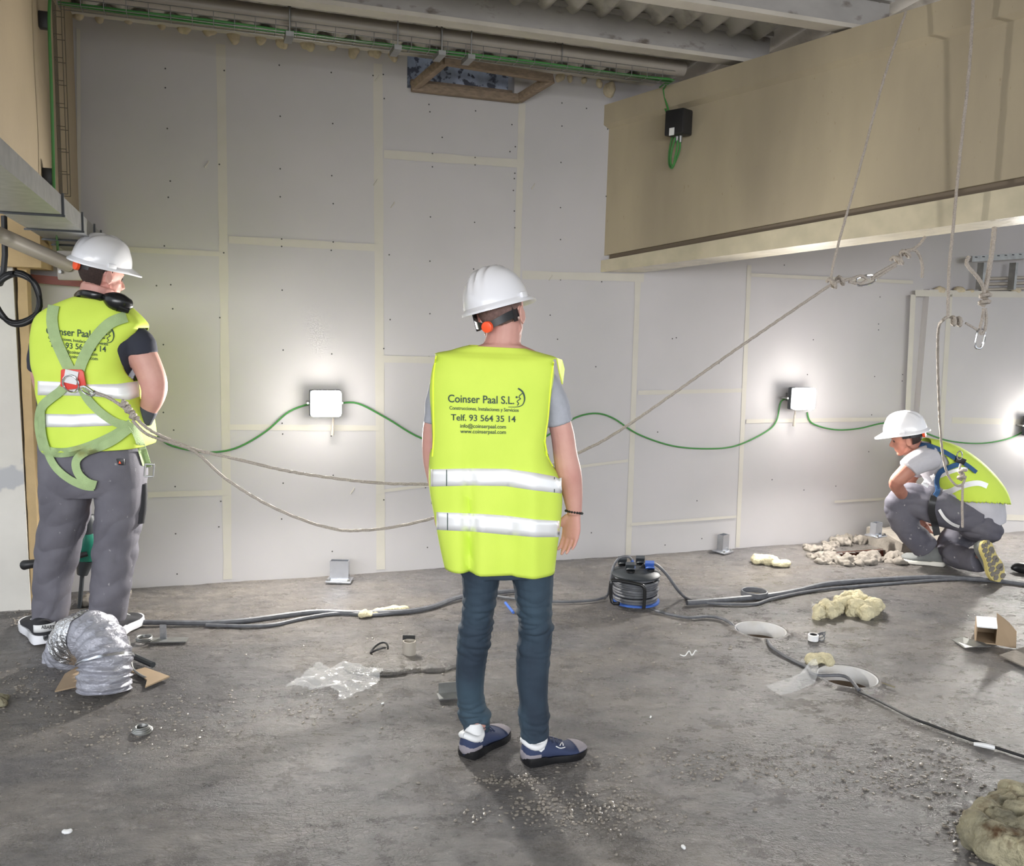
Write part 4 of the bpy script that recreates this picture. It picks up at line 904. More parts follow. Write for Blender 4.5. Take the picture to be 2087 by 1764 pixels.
# right arm, hand on hip ; left arm goes forward to the hammer
limb(mb, Y, [(270, 690, .0, 30, .07), (285, 715, .0, 30, .068), (303, 752, -.01, 29, .06), (314, 785, -.015, 27, .056), (311, 812, -.02, 23, .048), (300, 838, -.015, 17.5, .036), (293, 852, -.01, 15, .032)], n=20)
limb(mb, Y, [(95, 690, .04, 28, .065), (90, 760, .14, 26, .06), (110, 830, .24, 22, .05), (140, 890, .34, 16, .035)])
for (x0, x1) in ((135, 105), (240, 225)):
    limb(mb, Y, [(x0, 960, 0, 45, .1), (x0 - 4, 1050, .02, 38, .085), (x1 + 5, 1130, .03, 30, .065), (x1, 1200, .03, 27, .06), (x1 - 5, 1275, .02, 19, .045)])
fuse('body', mb, M['skin'], pl_, .005, 4)
eyes(pl_, T2, 1.06)
hair(pl_, T2, M['haird'], s=1.06, thick=.004, zlow=-1.15)
helmet(pl_, at(207, 537, Y + .06), V((.60, .80, -.12)), V((.27, -.06, 1)), 1.03, strap_drop=.028, kr=.024)
mb = MB()   # navy T-shirt
mb.rings(rowloft(Y, [(618, 624, 140, 240, .075, .02), (642, 655, 92, 282, .112, .01), (668, 700, 76, 286, .135, 0), (740, 750, 80, 270, .15, 0), (820, 825, 92, 272, .14, .0), (890, 890, 96, 276, .145, 0)], n=32))
limb(mb, Y, [(255, 680, .0, 30, .08), (283, 700, .0, 31, .078), (290, 722, -.0, 31.5, .075)], n=20)
limb(mb, Y, [(110, 670, .02, 30, .075), (88, 710, .08, 28, .07), (88, 750, .13, 29, .068)], n=20)
fuse('t_shirt', mb, M['navy'], pl_, .0065, 3, wr(.004, 7))
mb = MB()   # glove on the hip
gw = at(294, 850, Y - .01)
hand_shapes.flip = -1; hand_shapes(mb, gw, (-.72, -.42, .42), (-.35, -.2, -1), 1.05, .45, wr=.037)
limb(mb, Y, [(303, 832, -.015, 20, .042), (295, 848, -.012, 20, .04), (290, 858, -.01, 20, .038)])
fuse('work_glove', mb, M['glove'], pl_, .0042, 2)
hand_shapes.flip = 1
mb = MB(); hand_shapes(mb, at(140, 892, Y + .34), (.2, .3, -1), (.9, .1, .1), 1.05, .9, wr=.034); fuse('work_glove', mb, M['glove'], pl_, .0042, 2)
# trousers
mb = MB()
mb.rings(rowloft(Y, [(880, 880, 90, 282, .15, 0), (905, 905, 86, 287, .155, 0), (950, 945, 85, 294, .165, -.005), (985, 985, 88, 292, .155, -.005), (1005, 1005, 95, 285, .13, 0)], n=36))
limb(mb, Y, [(137, 960, 0, 50, .145), (134, 1000, 0, 51, .14), (131, 1050, .0, 47, .125), (120, 1110, .01, 45, .11), (112, 1160, .02, 42, .098), (106, 1210, .02, 38, .092), (98, 1268, .01, 33, .088)], n=26)
limb(mb, Y, [(240, 960, 0, 50, .145), (246, 1000, 0, 49, .14), (243, 1055, .0, 47, .125), (236, 1110, .01, 46, .11), (229, 1160, .02, 43, .098), (225, 1210, .02, 39, .092), (221, 1260, .02, 34, .088)], n=26)
lk = at(120, 1130, Y).z
def wd_(c):
    w = .35 + .6 * math.exp(-((c.z - lk) / .25) ** 2) + .7 * math.exp(-((c.z - .12) / .08) ** 2)
    return .012 * nz(c, 5, 2) + .010 * w * (abs(nz((c.x * .7 + c.z * .5, c.y * .6, c.z * 1.2 - c.x * .8), 9, 3)) * 2 - .5)
to = fuse('work_trousers', mb, M['workp'], pl_, .006, 4, wd_)
mb = MB(); P = hit(bvh(to), 245, 941, Y)[0]; mb.box(P, (.02, 0, 0), (0, .004, 0), (0, 0, .015)); mb.build('brand_patch', M['black'], to, bevel=.002)
mb = MB(); mb.add([P + V((-.006, -.006, -.007)), P + V((.007, -.006, -.007)), P + V((0, -.006, .007))], [(0, 1, 2)]); mb.build('patch_emblem', M['orange'], to, smooth=False)
tto = bvh(to)
mb = MB(); mb.tube([hit(tto, 287, y, Y, 0)[0] if False else at(290 - (y - 1000) * .07, y, Y + .0) for y in (985, 1010, 1040, 1065)], [.02, .026, .026, .02], 10); mb.build('tool_pocket', M['blackshoe'], to)
# vest
def foldl(py, px, v):
    if v < .05: return 0
    return min(1, v * 2) * (.010 * nz((px / 60., py / 90., 1), 1.6, 3) + .010 * nz((px / 120. + py / 140., py / 300., 2), 3, 5) - .018 * math.exp(-((py - 800) / 30.) ** 2) * math.exp(-((px - 150) / 50.) ** 2))
vr = [(913, 906, 91, 300, .185, 0), (890, 890, 90, 302, .185, 0), (860, 850, 88, 296, .182, 0), (830, 815, 84, 286, .178, 0), (800, 795, 77, 284, .172, 0), (770, 770, 75, 276, .168, 0), (740, 750, 68, 264, .165, 0), (700, 720, 66, 262, .162, 0), (660, 695, 69, 272, .152, 0), (640, 668, 78, 290, .138, 0), (624, 652, 100, 284, .12, .0), (612, 630, 125, 262, .105, .01), (604, 614, 148, 240, .092, .02)]
vr = [(a_, b_, c_ + 13, d_ + 4, e_, f_) for a_, b_, c_, d_, e_, f_ in vr]
vl, rs = vest(pl_, Y, vr, foldl, arm=(4.6, 9.0), armw=.28)
tl = bvh(vl)
bandrows(tl, (77, 284), [(77, 776), (150, 779), (180, 783), (240, 782), (284, 776)], [(77, 805), (150, 806), (200, 808), (262, 815), (284, 808)], Y - .14, 'reflective_band', M['band'], vl)
bandrows(tl, (90, 250), [(90, 843), (150, 844), (200, 842), (250, 858)], [(90, 870), (150, 870), (200, 868), (250, 866)], Y - .14, 'reflective_band', M['band'], vl)
text_on('Coinser Paal S.L.', 94, 214, 680, 15, M['ink'], vl, tl, Y - .15, slope=10)
text_on('Construcciones, Instalaciones y Servicios', 98, 220, 690, 6, M['ink'], vl, tl, Y - .15, slope=14)
text_on('Telf. 93 564 35 14', 101, 216, 706, 12, M['ink'], vl, tl, Y - .15, slope=11)
text_on('info@coinserpaal.com', 120, 198, 718, 7, M['ink'], vl, tl, Y - .15, slope=7)
text_on('www.coinserpaal.com', 120, 199, 727, 7, M['ink'], vl, tl, Y - .15, slope=7)
emblem(220, 690, .9, vl, tl, Y - .15)
# harness
hs = V((0, 0, 0)); th_ = bvh(vl, to)
har = ribbon('safety_harness', M['strap'], pl_, th_, [(110, 622), (106, 650), (112, 685), (124, 715), (138, 745), (148, 765)], 23, Y - .1, off=.008)
S_ = lambda pts, w=21, o=.009: ribbon('harness_strap', M['strap'], har, th_, pts, w, Y - .1, off=o)
S_([(258, 645), (228, 656), (205, 676), (185, 702), (168, 735), (158, 765)], 23, .013)
S_([(140, 775), (125, 795), (103, 812), (85, 830), (80, 862), (86, 900), (95, 918), (130, 922), (165, 915), (205, 900), (240, 882), (268, 862)], 19, .012)
S_([(165, 785), (178, 812), (205, 840), (235, 860), (262, 868), (278, 880), (290, 915), (301, 952)], 17, .015)
S_([(84, 835), (86, 880), (95, 915), (112, 950), (140, 975), (172, 990), (192, 992)], 15, .016)
S_([(265, 872), (235, 895), (205, 910), (172, 922), (155, 940), (160, 965), (178, 982), (196, 988)], 17, .02)
mb = MB(); P = hit(tl, 148, 772, Y - .1, .022)[0]; X_ = V((1, .05, 0)); mb.rings([[P + V((x, o_, z)) for x, z in ((-.055, -.035), (-.05, .04), (-.04, .045), (.045, .045), (.055, .035), (.065, -.035), (.03, -.042), (-.02, -.05), (-.03, -.042))] for o_ in (0, -.008)]); mb.build('back_plate', M['red'], har, bevel=.002)
mb = MB(); P2 = P + V((0, -.014, 0)); mb.box(P2 + V((.0, 0, .01)), (.03, 0, -.006), (0, .002, 0), (.006, 0, .03)); mb.build('tag', M['paper'], har, smooth=False)
mb = MB(); mb.tube([P2 + V((.036 * math.cos(a_), -.006 - .01 * math.sin(a_), -.02 + .04 * math.sin(a_))) for a_ in [2 * math.pi * i / 20 for i in range(21)]], .0042, 8, cap=(False, False)); mb.build('d_ring', M['chrome'], har)
mb = MB(); P = hit(th_, 303, 958, Y - .05, .02)[0]
if abs(P.y - Y) > .2: P = at(303, 958, Y - .05)
for (a_, b_) in (((-.022, -.03), (.022, -.03)), ((.022, -.03), (.028, .03)), ((.028, .03), (-.016, .03)), ((-.016, .03), (-.022, -.03))): mb.tube([P + V((a_[0], 0, a_[1])), P + V((b_[0], 0, b_[1]))], .0045, 6)
mb.build('buckle', M['galv'], har)
# ear defenders / goggles worn round the neck
nk = thing('tmp', V((0, 0, 0)), 'x', 'x'); bpy.data.objects.remove(nk)
mb = MB(); mb.tube([at(154, 606, Y + .02), at(165, 598, Y - .07), (at(190, 601, Y - .10)), at(215, 608, Y - .06), at(232, 612, Y + .02)], [(.018, .006)] * 5, 10, smooth=4, side=(0, 1, 0)); dfn = mb.build('ear_defenders', M['blackg'], pl_)
mb = MB(); mb.tube([at(216, 606, Y - .07), at(230, 612, Y - .09), at(250, 618, Y - .08), at(266, 620, Y - .05)], [(.022, .02), (.042, .03), (.042, .03), (.024, .02)], 14, smooth=3, side=(0, 1, 0)); mb.tube([at(240, 625, Y - .10), at(262, 633, Y - .07)], [.022, .014], 10); mb.build('ear_cup', M['blackg'], dfn)
# shoes
L1 = shoe(pl_, fl(94, 1313), fl(62, 1268), M['blackshoe'], M['white'], w=.125, h=.105, laces=M['paper'], thick=.038)
def heeltab(sh, a_, b_):
    ax = (b_ - a_); ax.normalize(); sd = Z3.cross(ax); mb = MB(); mb.rings([[a_ + ax * (.032 - .036 * math.cos(t)) + sd * .050 * math.sin(t) + Z3 * z for t in [-1.25 + 2.5 * i / 14 for i in range(15)]] for z in (.066, .084, .102)], (False, False), closed=False); o = mb.build('heel_tab', M['paper'], sh); md = o.modifiers.new('t', 'SOLIDIFY'); md.thickness = .004; md.offset = 0
heeltab(L1, fl(94, 1313), fl(62, 1268))
L2 = shoe(pl_, fl(220, 1302), fl(279, 1262), M['blackshoe'], M['white'], w=.125, h=.105, laces=M['paper'], thick=.038)
ts = bvh(*[o for o in L1.children if o.name.startswith('heel_tab')]); text_on('ABARTH', 84, 117, 1281, 7.5, M['black'], L1, ts, 4.1, off=.005)
# ------------------------------------------------------------------ the crouching man
Y = 5.95
pk = skinobj('person', 'man crouching on one knee at the right, in blue safety harness and white hard hat', V((3.0, 5.95, 0)))
K = lambda x, y, dy=0.: at(x, y, Y + dy)
mb = MB()
torso = [(1992, 1054, 0, 36, .14), (1985, 1020, 0, 44, .16), (1960, 985, 0, 44, .16), (1925, 955, 0, 40, .165), (1893, 932, 0, 30, .15), (1870, 915, .0, 20, .085), (1856, 905, .0, 16, .065), (1850, 890, .02, 16, .062)]
limb(mb, Y, torso, n=26)

fd = V((-.84, .42, -.34)); hu = V((-.34, .05, 1)); hc = K(1847, 893, .0)
T3 = head_shapes(mb, hc, fd, hu, 1.0)
limb(mb, Y, [(1885, 935, -.14, 18, .06), (1862, 948, -.16, 18, .055), (1840, 968, -.17, 16.5, .048), (1826, 984, -.16, 14.5, .042), (1834, 1000, -.08, 12.5, .04), (1856, 1030, .12, 10, .032), (1882, 1062, .18, 8, .025)], n=16)
limb(mb, Y, [(1880, 935, .16, 17, .055), (1850, 985, .24, 14, .045), (1860, 1040, .2, 11, .035), (1884, 1072, .16, 8, .025)])
hand_shapes(mb, K(1882, 1062, .18), (.5, 0, -.7), (0, 1, .3), 1., .9); hand_shapes(mb, K(1884, 1074, .2), (.2, -.2, -1), (0, -1, .3), 1., .9)
KN_ = [(1988, 1052, -.06, 38, .12), (1930, 1036, -.04, 41, .115), (1870, 1020, .0, 36, .10), (1838, 1020, .02, 31, .088), (1835, 1045, .03, 29, .085), (1856, 1085, .05, 27, .078), (1872, 1098, .06, 27, .078), (1886, 1116, .08, 26, .076)]
KF_ = [(1990, 1066, .12, 34, .12), (1955, 1090, .16, 32, .105), (1934, 1116, .14, 27, .09), (1944, 1130, .04, 24, .085), (1972, 1140, -.10, 23, .078), (1998, 1142, -.22, 22, .07)]
for J in (KN_, KF_): limb(mb, Y, [(x, y, dy, w * .7, d * .7) for x, y, dy, w, d in J])
fuse('body', mb, M['skin2'], pk, .0055, 4)
eyes(pk, T3, 1.); hair(pk, T3, M['haird'], thick=.006, zlow=-1.1)
helmet(pk, K(1845, 879, .0), V((-.76, .62, -.20)), V((-.20, 0, 1)), 1.02, strap_drop=.03, kr=.021)
mb = MB()   # pale grey T-shirt, hem shows below the vest
limb(mb, Y, [(1998, 1062, 0, 45, .185), (1996, 1048, 0, 47, .186), (1988, 1020, 0, 49, .185), (1960, 985, 0, 48, .18), (1925, 955, 0, 44, .182), (1893, 933, 0, 35, .165), (1872, 918, .0, 24, .10), (1862, 909, .0, 19, .08)], n=26)
limb(mb, Y, [(1898, 930, -.12, 26, .085), (1876, 938, -.15, 25, .08), (1856, 950, -.175, 23, .07), (1850, 955, -.18, 22, .068)], n=18)
limb(mb, Y, [(1890, 932, .12, 24, .08), (1862, 960, .2, 20, .065)], n=18)
tks = fuse('t_shirt', mb, M['tee2'], pk, .0065, 3, wr(.006, 7))
mb = MB()   # trousers
limb(mb, Y, [(1994, 1074, .0, 42, .17), (1992, 1050, 0, 43, .176), (1990, 1042, 0, 43, .174)], n=26)
mb.ell(K(1993, 1072, -.02), V((.145, 0, -.02)), V((0, .19, 0)), V((0, 0, .11)), 24, 16)
limb(mb, Y, KN_, n=24)
limb(mb, Y, KF_, n=24)
tk = fuse('work_trousers', mb, M['workp2'], pk, .0065, 2, lambda c: .006 * nz(c, 6, 2) + .009 * (abs(nz((c.x * .8, c.y * .6, c.z * 1.3), 10, 3)) * 2 - .5))
# vest on the crouching man : sheath around the torso axis, open on the side under the arm
def vshape():
    pts = [(2004, 1048, 0, 50, .20), (1994, 1018, 0, 54, .208), (1964, 980, 0, 52, .205), (1928, 950, 0, 48, .205), (1898, 930, 0, 39, .185), (1875, 915, 0, 28, .12)]
    q = cat([(*K(x, y, dy), w / F * Y, d) for x, y, dy, w, d in pts], 14); P = [V(a_[:3]) for a_ in q]; rs = []; n = 120
    for i, p in enumerate(P):
        t = (P[min(i + 1, len(P) - 1)] - P[max(i - 1, 0)]).normalized(); dd = V((0, 1, 0)); sd = t.cross(dd).normalized(); w, d = q[i][3:5]
        rs.append([p + sd * w * math.cos(a_) - dd * d * math.sin(a_) for a_ in [2 * math.pi * j / n for j in range(n)]])
    return rs, n
def inpoly(x, y, P):
    r = False
    for (x0, y0), (x1, y1) in zip(P, P[1:] + P[:1]):
        if (y0 > y) != (y1 > y) and x < (x1 - x0) * (y - y0) / (y1 - y0) + x0: r = not r
    return r
def topix(p):
    v = p - CAM; z = v.dot(_f); return CX + F * v.dot(RV) / z, CY - F * v.dot(UV_) / z
ARM_ = [(1835, 915), (1868, 906), (1900, 914), (1930, 930), (1936, 944), (1925, 957), (1895, 968), (1862, 973), (1835, 978)]
HEM_ = [(1840, 990), (1884, 1004), (1920, 1006), (1936, 1022), (2090, 1028), (2090, 1120), (1840, 1120)]
def open_at(p):
    x, y = topix(p); return (inpoly(x, y, ARM_)) or inpoly(x, y, HEM_)
rsv, nv = vshape(); mb = MB(); vs = [p for r in rsv for p in r]; fs = []
# which angular direction is the back (up-right)?
for i in range(len(rsv) - 1):
    for j in range(nv):
        c_ = sum((vs[i * nv + j], vs[i * nv + (j + 1) % nv], vs[(i + 1) * nv + j]), V((0, 0, 0))) / 3
        if open_at(c_): continue
        k = (j + 1) % nv; fs.append((i * nv + j, i * nv + k, (i + 1) * nv + k, (i + 1) * nv + j))
mb.add(vs, fs); vk = mb.build('hi_vis_vest', M['yell'], pk, auto=80); md = vk.modifiers.new('t', 'SOLIDIFY'); md.thickness = .005
tkv = bvh(vk); tall = bvh(vk, tk, tks)
RB = lambda pts, w, off=.01: ribbon('reflective_band', M['band'], vk, tkv, pts, w, Y - .1, off=off)
RB([(1922, 1004), (1938, 1000), (1955, 992), (1975, 986), (1995, 984), (2012, 990)], 11)
RB([(1884, 990), (1892, 978), (1904, 966)], 14); RB([(1912, 972), (1930, 964), (1955, 956), (1972, 955)], 7)
HB = ribbon('safety_harness', M['strapb'], pk, tall, [(1872, 905), (1895, 908), (1920, 918), (1945, 932), (1957, 940)], 9, Y - .1, off=.02)
for pts, w in (([(1958, 944), (1935, 952), (1916, 962), (1909, 980), (1911, 1000), (1905, 1010)], 10), ([(1962, 942), (1975, 950), (1990, 962)], 8), ([(1903, 1010), (1898, 1040), (1905, 1068), (1910, 1090)], 14)):
    ribbon('harness_strap', M['strapb'] if w < 14 else M['black'], HB, tall, pts, w, Y - .1, off=.024)
ribbon('reflective_strip', M['band'], tk, bvh(tk), [(1914, 1038), (1925, 1055), (1940, 1067), (1955, 1073)], 6, Y - .15, off=.012)
P = hit(tkv, 1957, 938, Y - .1, .03)[0]; mb = MB(); mb.box(P, (.03, 0, -.01), (0, .012, 0), (.008, 0, .018)); mb.build('back_plate', M['black'], HB, bevel=.004)
mb = MB(); mb.tube([P + V((-.012 + .017 * math.cos(a_), -.01, .035 + .028 * math.sin(a_))) for a_ in [2 * math.pi * i / 20 for i in range(21)]], .004, 8, cap=(False, False)); mb.build('d_ring', M['chrome'], HB)
KS = (P + V((.01, -.02, -.02)))
a1 = fl(1926, 1152); a1 = V((a1.x, a1.y, 0)); b1 = fl(1836, 1142)
shoe(pk, a1 + V((0, 0, 0)), V((b1.x, b1.y, 0)), M['workshoe'], M['cream_'], w=.115, h=.125, laces=M['workshoe'], thick=.024)
# raised shoe: toes on the ground, sole facing the camera and right
def upshoe():
    root = bpy.data.objects.new('shoe', None); C.objects.link(root); hl = K(2006, 1102, -.30); te = K(2040, 1184, -.32); root.location = te; bpy.context.view_layer.update(); setp(root, pk)
    ax = (te - hl); L = ax.length; ax.normalize(); nrm = V((.40, -.9, .05)); nrm = (nrm - ax * nrm.dot(ax)).normalized(); sd = ax.cross(nrm).normalized()
    w = lambda s: .070 * (.80 + .25 * math.exp(-((s - .7) / .22) ** 2) - .1 * math.exp(-((s - .42) / .12) ** 2)) * math.sqrt(max(.03, 1 - (2 * s - 1) ** 6 * .95)) * (1 if .06 < s < .9 else .82)
    S = [0, .02, .06, .12, .2, .3, .4, .5, .6, .7, .8, .88, .94, .98, 1]
    pt_ = lambda s, u, z: hl + ax * L * s + sd * u + nrm * z
    mb = MB(); mb.rings([[pt_(s, -w(s), 0), pt_(s, w(s), 0), pt_(s, w(s), -.022), pt_(s, -w(s), -.022)] for s in S]); mb.build('sole', M['soley'], root, auto=50)
    mb = MB(); mb.rings([[pt_(s, w(s) * .92 * math.cos(t), -.014 - (.085 if s < .35 else .085 - .05 * min(1, (s - .35) / .4)) * math.sin(t) * math.sqrt(max(.15, 1 - (2 * s - 1) ** 8))) for t in [math.pi * j / 10 for j in range(11)]] for s in S]); mb.build('upper', M['workshoe'], root)
    mb = MB(); random.seed(3)
    for i in range(8):
        s = .08 + .112 * i
        for u in ((-.55, .05), (.5, .0)) if i % 2 else ((-.62, 0), (0, .02), (.62, 0)):
            wd2 = w(s) * (.44 if i % 2 else .31); cx_ = u[0] * w(s) * .92; h_ = .062 * L
            ps = [(cx_ + wd2 * math.cos(a_) * (1 + .15 * random.uniform(-1, 1)), s + u[1] + h_ / L * .95 * math.sin(a_)) for a_ in [math.pi / 6 + math.pi / 3 * q_ for q_ in range(6)]]
            mb.rings([[pt_(b_, a_, -.001) for a_, b_ in ps], [pt_(b_, a_, .0035) for a_, b_ in ps]])
    o = mb.build('tread', M['solep'], root, smooth=False); o['kind'] = 'stuff'
upshoe()
# ================================================================== ROPES
def rope(pts, r=.0075, n=10): 
    q = cat([tuple(at(x, y, Y_)) for x, y, Y_ in pts], 10); return [V(p) for p in q]
def ropemesh(mb, P, r=.0075, strands=3, pitch=.05):
    """three-strand look: a core with a twisting profile"""
    up = None; rs = []; L = 0; n = 12; Q = [P[0]]
    for a_, b_ in zip(P, P[1:]):
        k = max(1, int((b_ - a_).length / .012)); Q += [a_.lerp(b_, (i + 1) / k) for i in range(k)]
    for i, p in enumerate(Q):
        t = (Q[min(i + 1, len(Q) - 1)] - Q[max(i - 1, 0)]).normalized()
        if up is None: up = t.orthogonal()
        up = (up - t * up.dot(t)).normalized(); sd = t.cross(up)
        if i: L += (Q[i] - Q[i - 1]).length
        rs.append([p + (up * math.cos(a_) + sd * math.sin(a_)) * r * (1 + .13 * math.cos(strands * (a_ + L / pitch * 2 * math.pi / 1.))) for a_ in [2 * math.pi * j / n for j in range(n)]])
    mb.rings(rs)
def knot(mb, c, ax, s=.03, r=.008, turns=3):
    ax = V(ax).normalized(); u = ax.orthogonal().normalized(); v = ax.cross(u); P = []
    N_ = 14 * turns
    for i in range(N_ + 1):
        t = 2 * math.pi * i / 14; f = i / N_ - .5; P.append(c + ax * (f * s * 2.2 + .3 * s * math.sin(t * .5)) + (u * math.cos(t) + v * math.sin(t)) * s * (.55 + .2 * math.sin(t * 1.5)))
    ropemesh(mb, P, r)
def carab(name, c, ax, side, L, w, lab, grp=None):
    ax = V(ax).normalized(); side = V(side); side = (side - ax * side.dot(ax)).normalized(); P = []
    for i in range(33):
        t = 2 * math.pi * i / 32; x, y = math.cos(t), math.sin(t); P.append(c + ax * math.copysign(abs(x) ** .55, x) * L / 2 + side * math.copysign(abs(y) ** .7, y) * w / 2)
    mb = MB(); mb.tube(P, .0055, 8, cap=(False, False)); o = mb.build(name, M['chrome']); tag(o, lab, 'carabiner', grp); 
    mb = MB(); mb.tube([c + side * w / 2 - ax * L * .15, c + side * w / 2 + ax * L * .15], .0075, 8); mb.build('gate_sleeve', M['galv'], o)
    return o
YR = gp(1846, 24, .09).y; YQ = gp(1985, -40, .09).y
KN = at(1703, 576, YR)
mb = MB(); P = rope([(1846, 24, YR), (1800, 165, YR), (1750, 350, YR), (1708, 500, YR), (1694, 566, YR), (1700, 582, YR)]); ropemesh(mb, P, .0062)
tag(mb.build('safety_rope', M['rope']), 'thin rope hanging from the girder top down to the knot, left of the longer rope', 'rope', 'safety ropes')
mb = MB(); P = rope([(1735, 568, YR), (1712, 574, YR), (1688, 584, YR), (1500, 712, YR * .4 + 4.6 * .6), (1280, 866, 4.5), (1184, 920, 4.42), (1060, 970, 4.4), (960, 986, 4.38), (870, 986, 4.36), (760, 983, 4.34), (600, 962, 4.3), (460, 930, 4.22), (400, 916, 4.16), (340, 893, 4.06), (300, 872, 3.98), (262, 838, 3.95), (225, 812, 3.96), (196, 800, 3.99), (178, 792, 4.02)]); ropemesh(mb, P, .0072)
knot(mb, KN, (.9, 0, .25), .034, .0085, 3)
for i in range(3):
    c_ = at(272 - 9 * i, 848 - 12 * i, 3.95); knot(mb, c_, (-.6, 0, .6), .016, .0085, 2)
P = rope([(1735, 568, YR), (1755, 562, YR), (1765, 570, YR), (1752, 578, YR), (1730, 574, YR)]); ropemesh(mb, P, .0072)
tag(mb.build('safety_rope', M['rope']), 'long rope sloping from the girder knot, passing behind the middle man, to the left harness', 'rope', 'safety ropes')
mb = MB(); P = rope([(1060, 985, 4.42), (960, 1030, 4.40), (880, 1056, 4.38), (800, 1074, 4.36), (740, 1080, 4.34), (690, 1079, 4.32), (620, 1060, 4.28), (540, 1025, 4.24), (460, 975, 4.2), (410, 930, 4.16), (385, 914, 4.13), (330, 896, 4.04), (296, 882, 3.98), (270, 856, 3.97)]); ropemesh(mb, P, .0072)
tag(mb.build('safety_rope', M['rope']), 'slack rope sagging low in front of the wall between the left and middle men', 'rope', 'safety ropes')
mb = MB(); P = rope([(1886, 482, YR), (1872, 500, YR), (1852, 512, YR), (1840, 520, YR)]); ropemesh(mb, P, .0072)
knot(mb, at(1836, 526, YR), (.7, 0, .5), .038, .0088, 3)
P = rope([(1846, 510, YR), (1865, 510, YR), (1876, 525, YR), (1880, 545, YR), (1879, 566, YR)]); ropemesh(mb, P, .0072)
P = rope([(1828, 535, YR), (1805, 548, YR), (1784, 560, YR), (1776, 568, YR)]); ropemesh(mb, P, .0072); P = rope([(1776, 568, YR), (1786, 566, YR), (1806, 553, YR), (1826, 541, YR)]); ropemesh(mb, P, .0072)
tag(mb.build('rope_sling', M['rope']), 'knotted rope sling with a loose tail, hanging under the girder left of the long rope', 'rope', 'rope slings under the girder')
carab('carabiner', at(1764, 571, YR), (1, 0, .30), (0, .3, 1), .095, .045, 'steel carabiner lying nearly level between the two knots', 'carabiners')
mb = MB(); P = rope([(1985, -40, YQ), (1976, 130, YQ), (1955, 330, YQ), (1941, 480, YQ), (1934, 560, YQ), (1932, 645, YQ)]); ropemesh(mb, P, .0072)
P = rope([(1932, 645, YQ), (1922, 652, YQ + .02), (1913, 668, 4.5), (1911, 720, 4.7), (1913, 800, 5.0), (1916, 870, 5.3), (1922, 930, 5.45), (1932, 968, 5.52), (1948, 988, 5.52), (1960, 990, 5.55)]); ropemesh(mb, P, .0072)
P = rope([(1960, 990, 5.55), (1966, 975, 5.55), (1955, 962, 5.56), (1958, 945, 5.58)]); ropemesh(mb, P, .0072); knot(mb, at(1960, 968, 5.55), (0, 0, 1), .03, .0088, 3)
P = rope([(1962, 985, 5.55), (1961, 1030, 5.55), (1962, 1074, 5.58)]); ropemesh(mb, P, .0072)
knot(mb, at(1950, 655, YQ), (1, 0, -.12), .026, .0085, 4)
P = rope([(1968, 658, YQ), (1980, 665, YQ), (1992, 672, YQ)]); ropemesh(mb, P, .0055)
tag(mb.build('safety_rope', M['rope']), 'long rope hanging from above down to the back of the crouching man', 'rope', 'safety ropes')
mb = MB(); P = rope([(2027, 462, YQ + .02), (2022, 510, YQ + .02), (2014, 560, YQ + .02), (2008, 590, YQ + .02)]); ropemesh(mb, P, .011)
P = rope([(1975, 522, YQ + .02), (1970, 535, YQ + .02), (1975, 545, YQ + .02), (1990, 562, YQ + .02), (2003, 582, YQ + .02), (2006, 600, YQ + .01)]); ropemesh(mb, P, .009)
knot(mb, at(2007, 608, YQ + .02), (.05, 0, 1), .03, .0095, 4)
P = rope([(2008, 628, YQ + .02), (2010, 650, YQ + .02), (2007, 672, YQ + .02), (2000, 680, YQ + .02), (1997, 670, YQ + .02), (2002, 650, YQ + .02), (2005, 628, YQ + .02)]); ropemesh(mb, P, .007)
tag(mb.build('rope_sling', M['rope']), 'knotted rope sling at the upper right edge holding the upright carabiner', 'rope', 'rope slings under the girder')
carab('carabiner', at(1997, 690, YQ + .02), (.1, 0, 1), (1, .2, 0), .095, .045, 'steel carabiner hanging upright at the end of the right-hand sling', 'carabiners')
# snap hook on the left man's ring
tag(simple_tube('snap_hook', [at(165, 790, 4.03), at(172, 800, 4.0), at(188, 806, 3.99), at(192, 800, 3.98), at(176, 788, 4.0), at(165, 788, 4.02)], .005, M['chrome']), 'steel snap hook joining the rope to the ring on the left harness', 'hook')
# ================================================================== FLOOR FITTINGS
def flo(x, y, z=0.): p = fl(x, y); return V((p.x, p.y, z))
def sleeve_pipe(P, r, lab, tilt):
    t = thing('floor_sleeve', V((P.x, P.y, 0)), lab, 'pipe', 'white pipe sleeves set in the floor'); n = 48
    c = V((P.x, P.y, 0)); R_ = lambda rr, z, j=0: [c + V((rr * math.cos(a_) * (1 + j * nz((math.cos(a_), math.sin(a_), rr), 3)), rr * math.sin(a_) * (1 + j * nz((math.cos(a_), math.sin(a_), rr), 3)), z)) for a_ in [2 * math.pi * i / n for i in range(n)]]
    mb = MB(); mb.rings([R_(r * 1.02, .004), R_(r, .006), R_(r * .96, .002), R_(r * .95, -.22), R_(r * 1.02, -.22)], (False, False)); mb.build('pipe_wall', M['pvcw'], t)
    mb = MB(); mb.rings([R_(r * .955, -.070), R_(.001, -.085)], (False, False)); mb.build('silt', M['silt'], t)
    mb = MB(); mb.rings([R_(r * 1.0, -.01), R_(r * 1.03, .007), R_(r * 1.16, .008, .05), R_(r * 1.42, -.016, .15)], (False, False)); mb.build('mortar_collar', M['floor'], t)
    return t
sleeve_pipe(*PIPES[0], 'white pipe sleeve in the floor nearer the cable reel', 0)
sleeve_pipe(*PIPES[1], 'white pipe sleeve in the floor nearer the viewer, with a cable across it', 0)
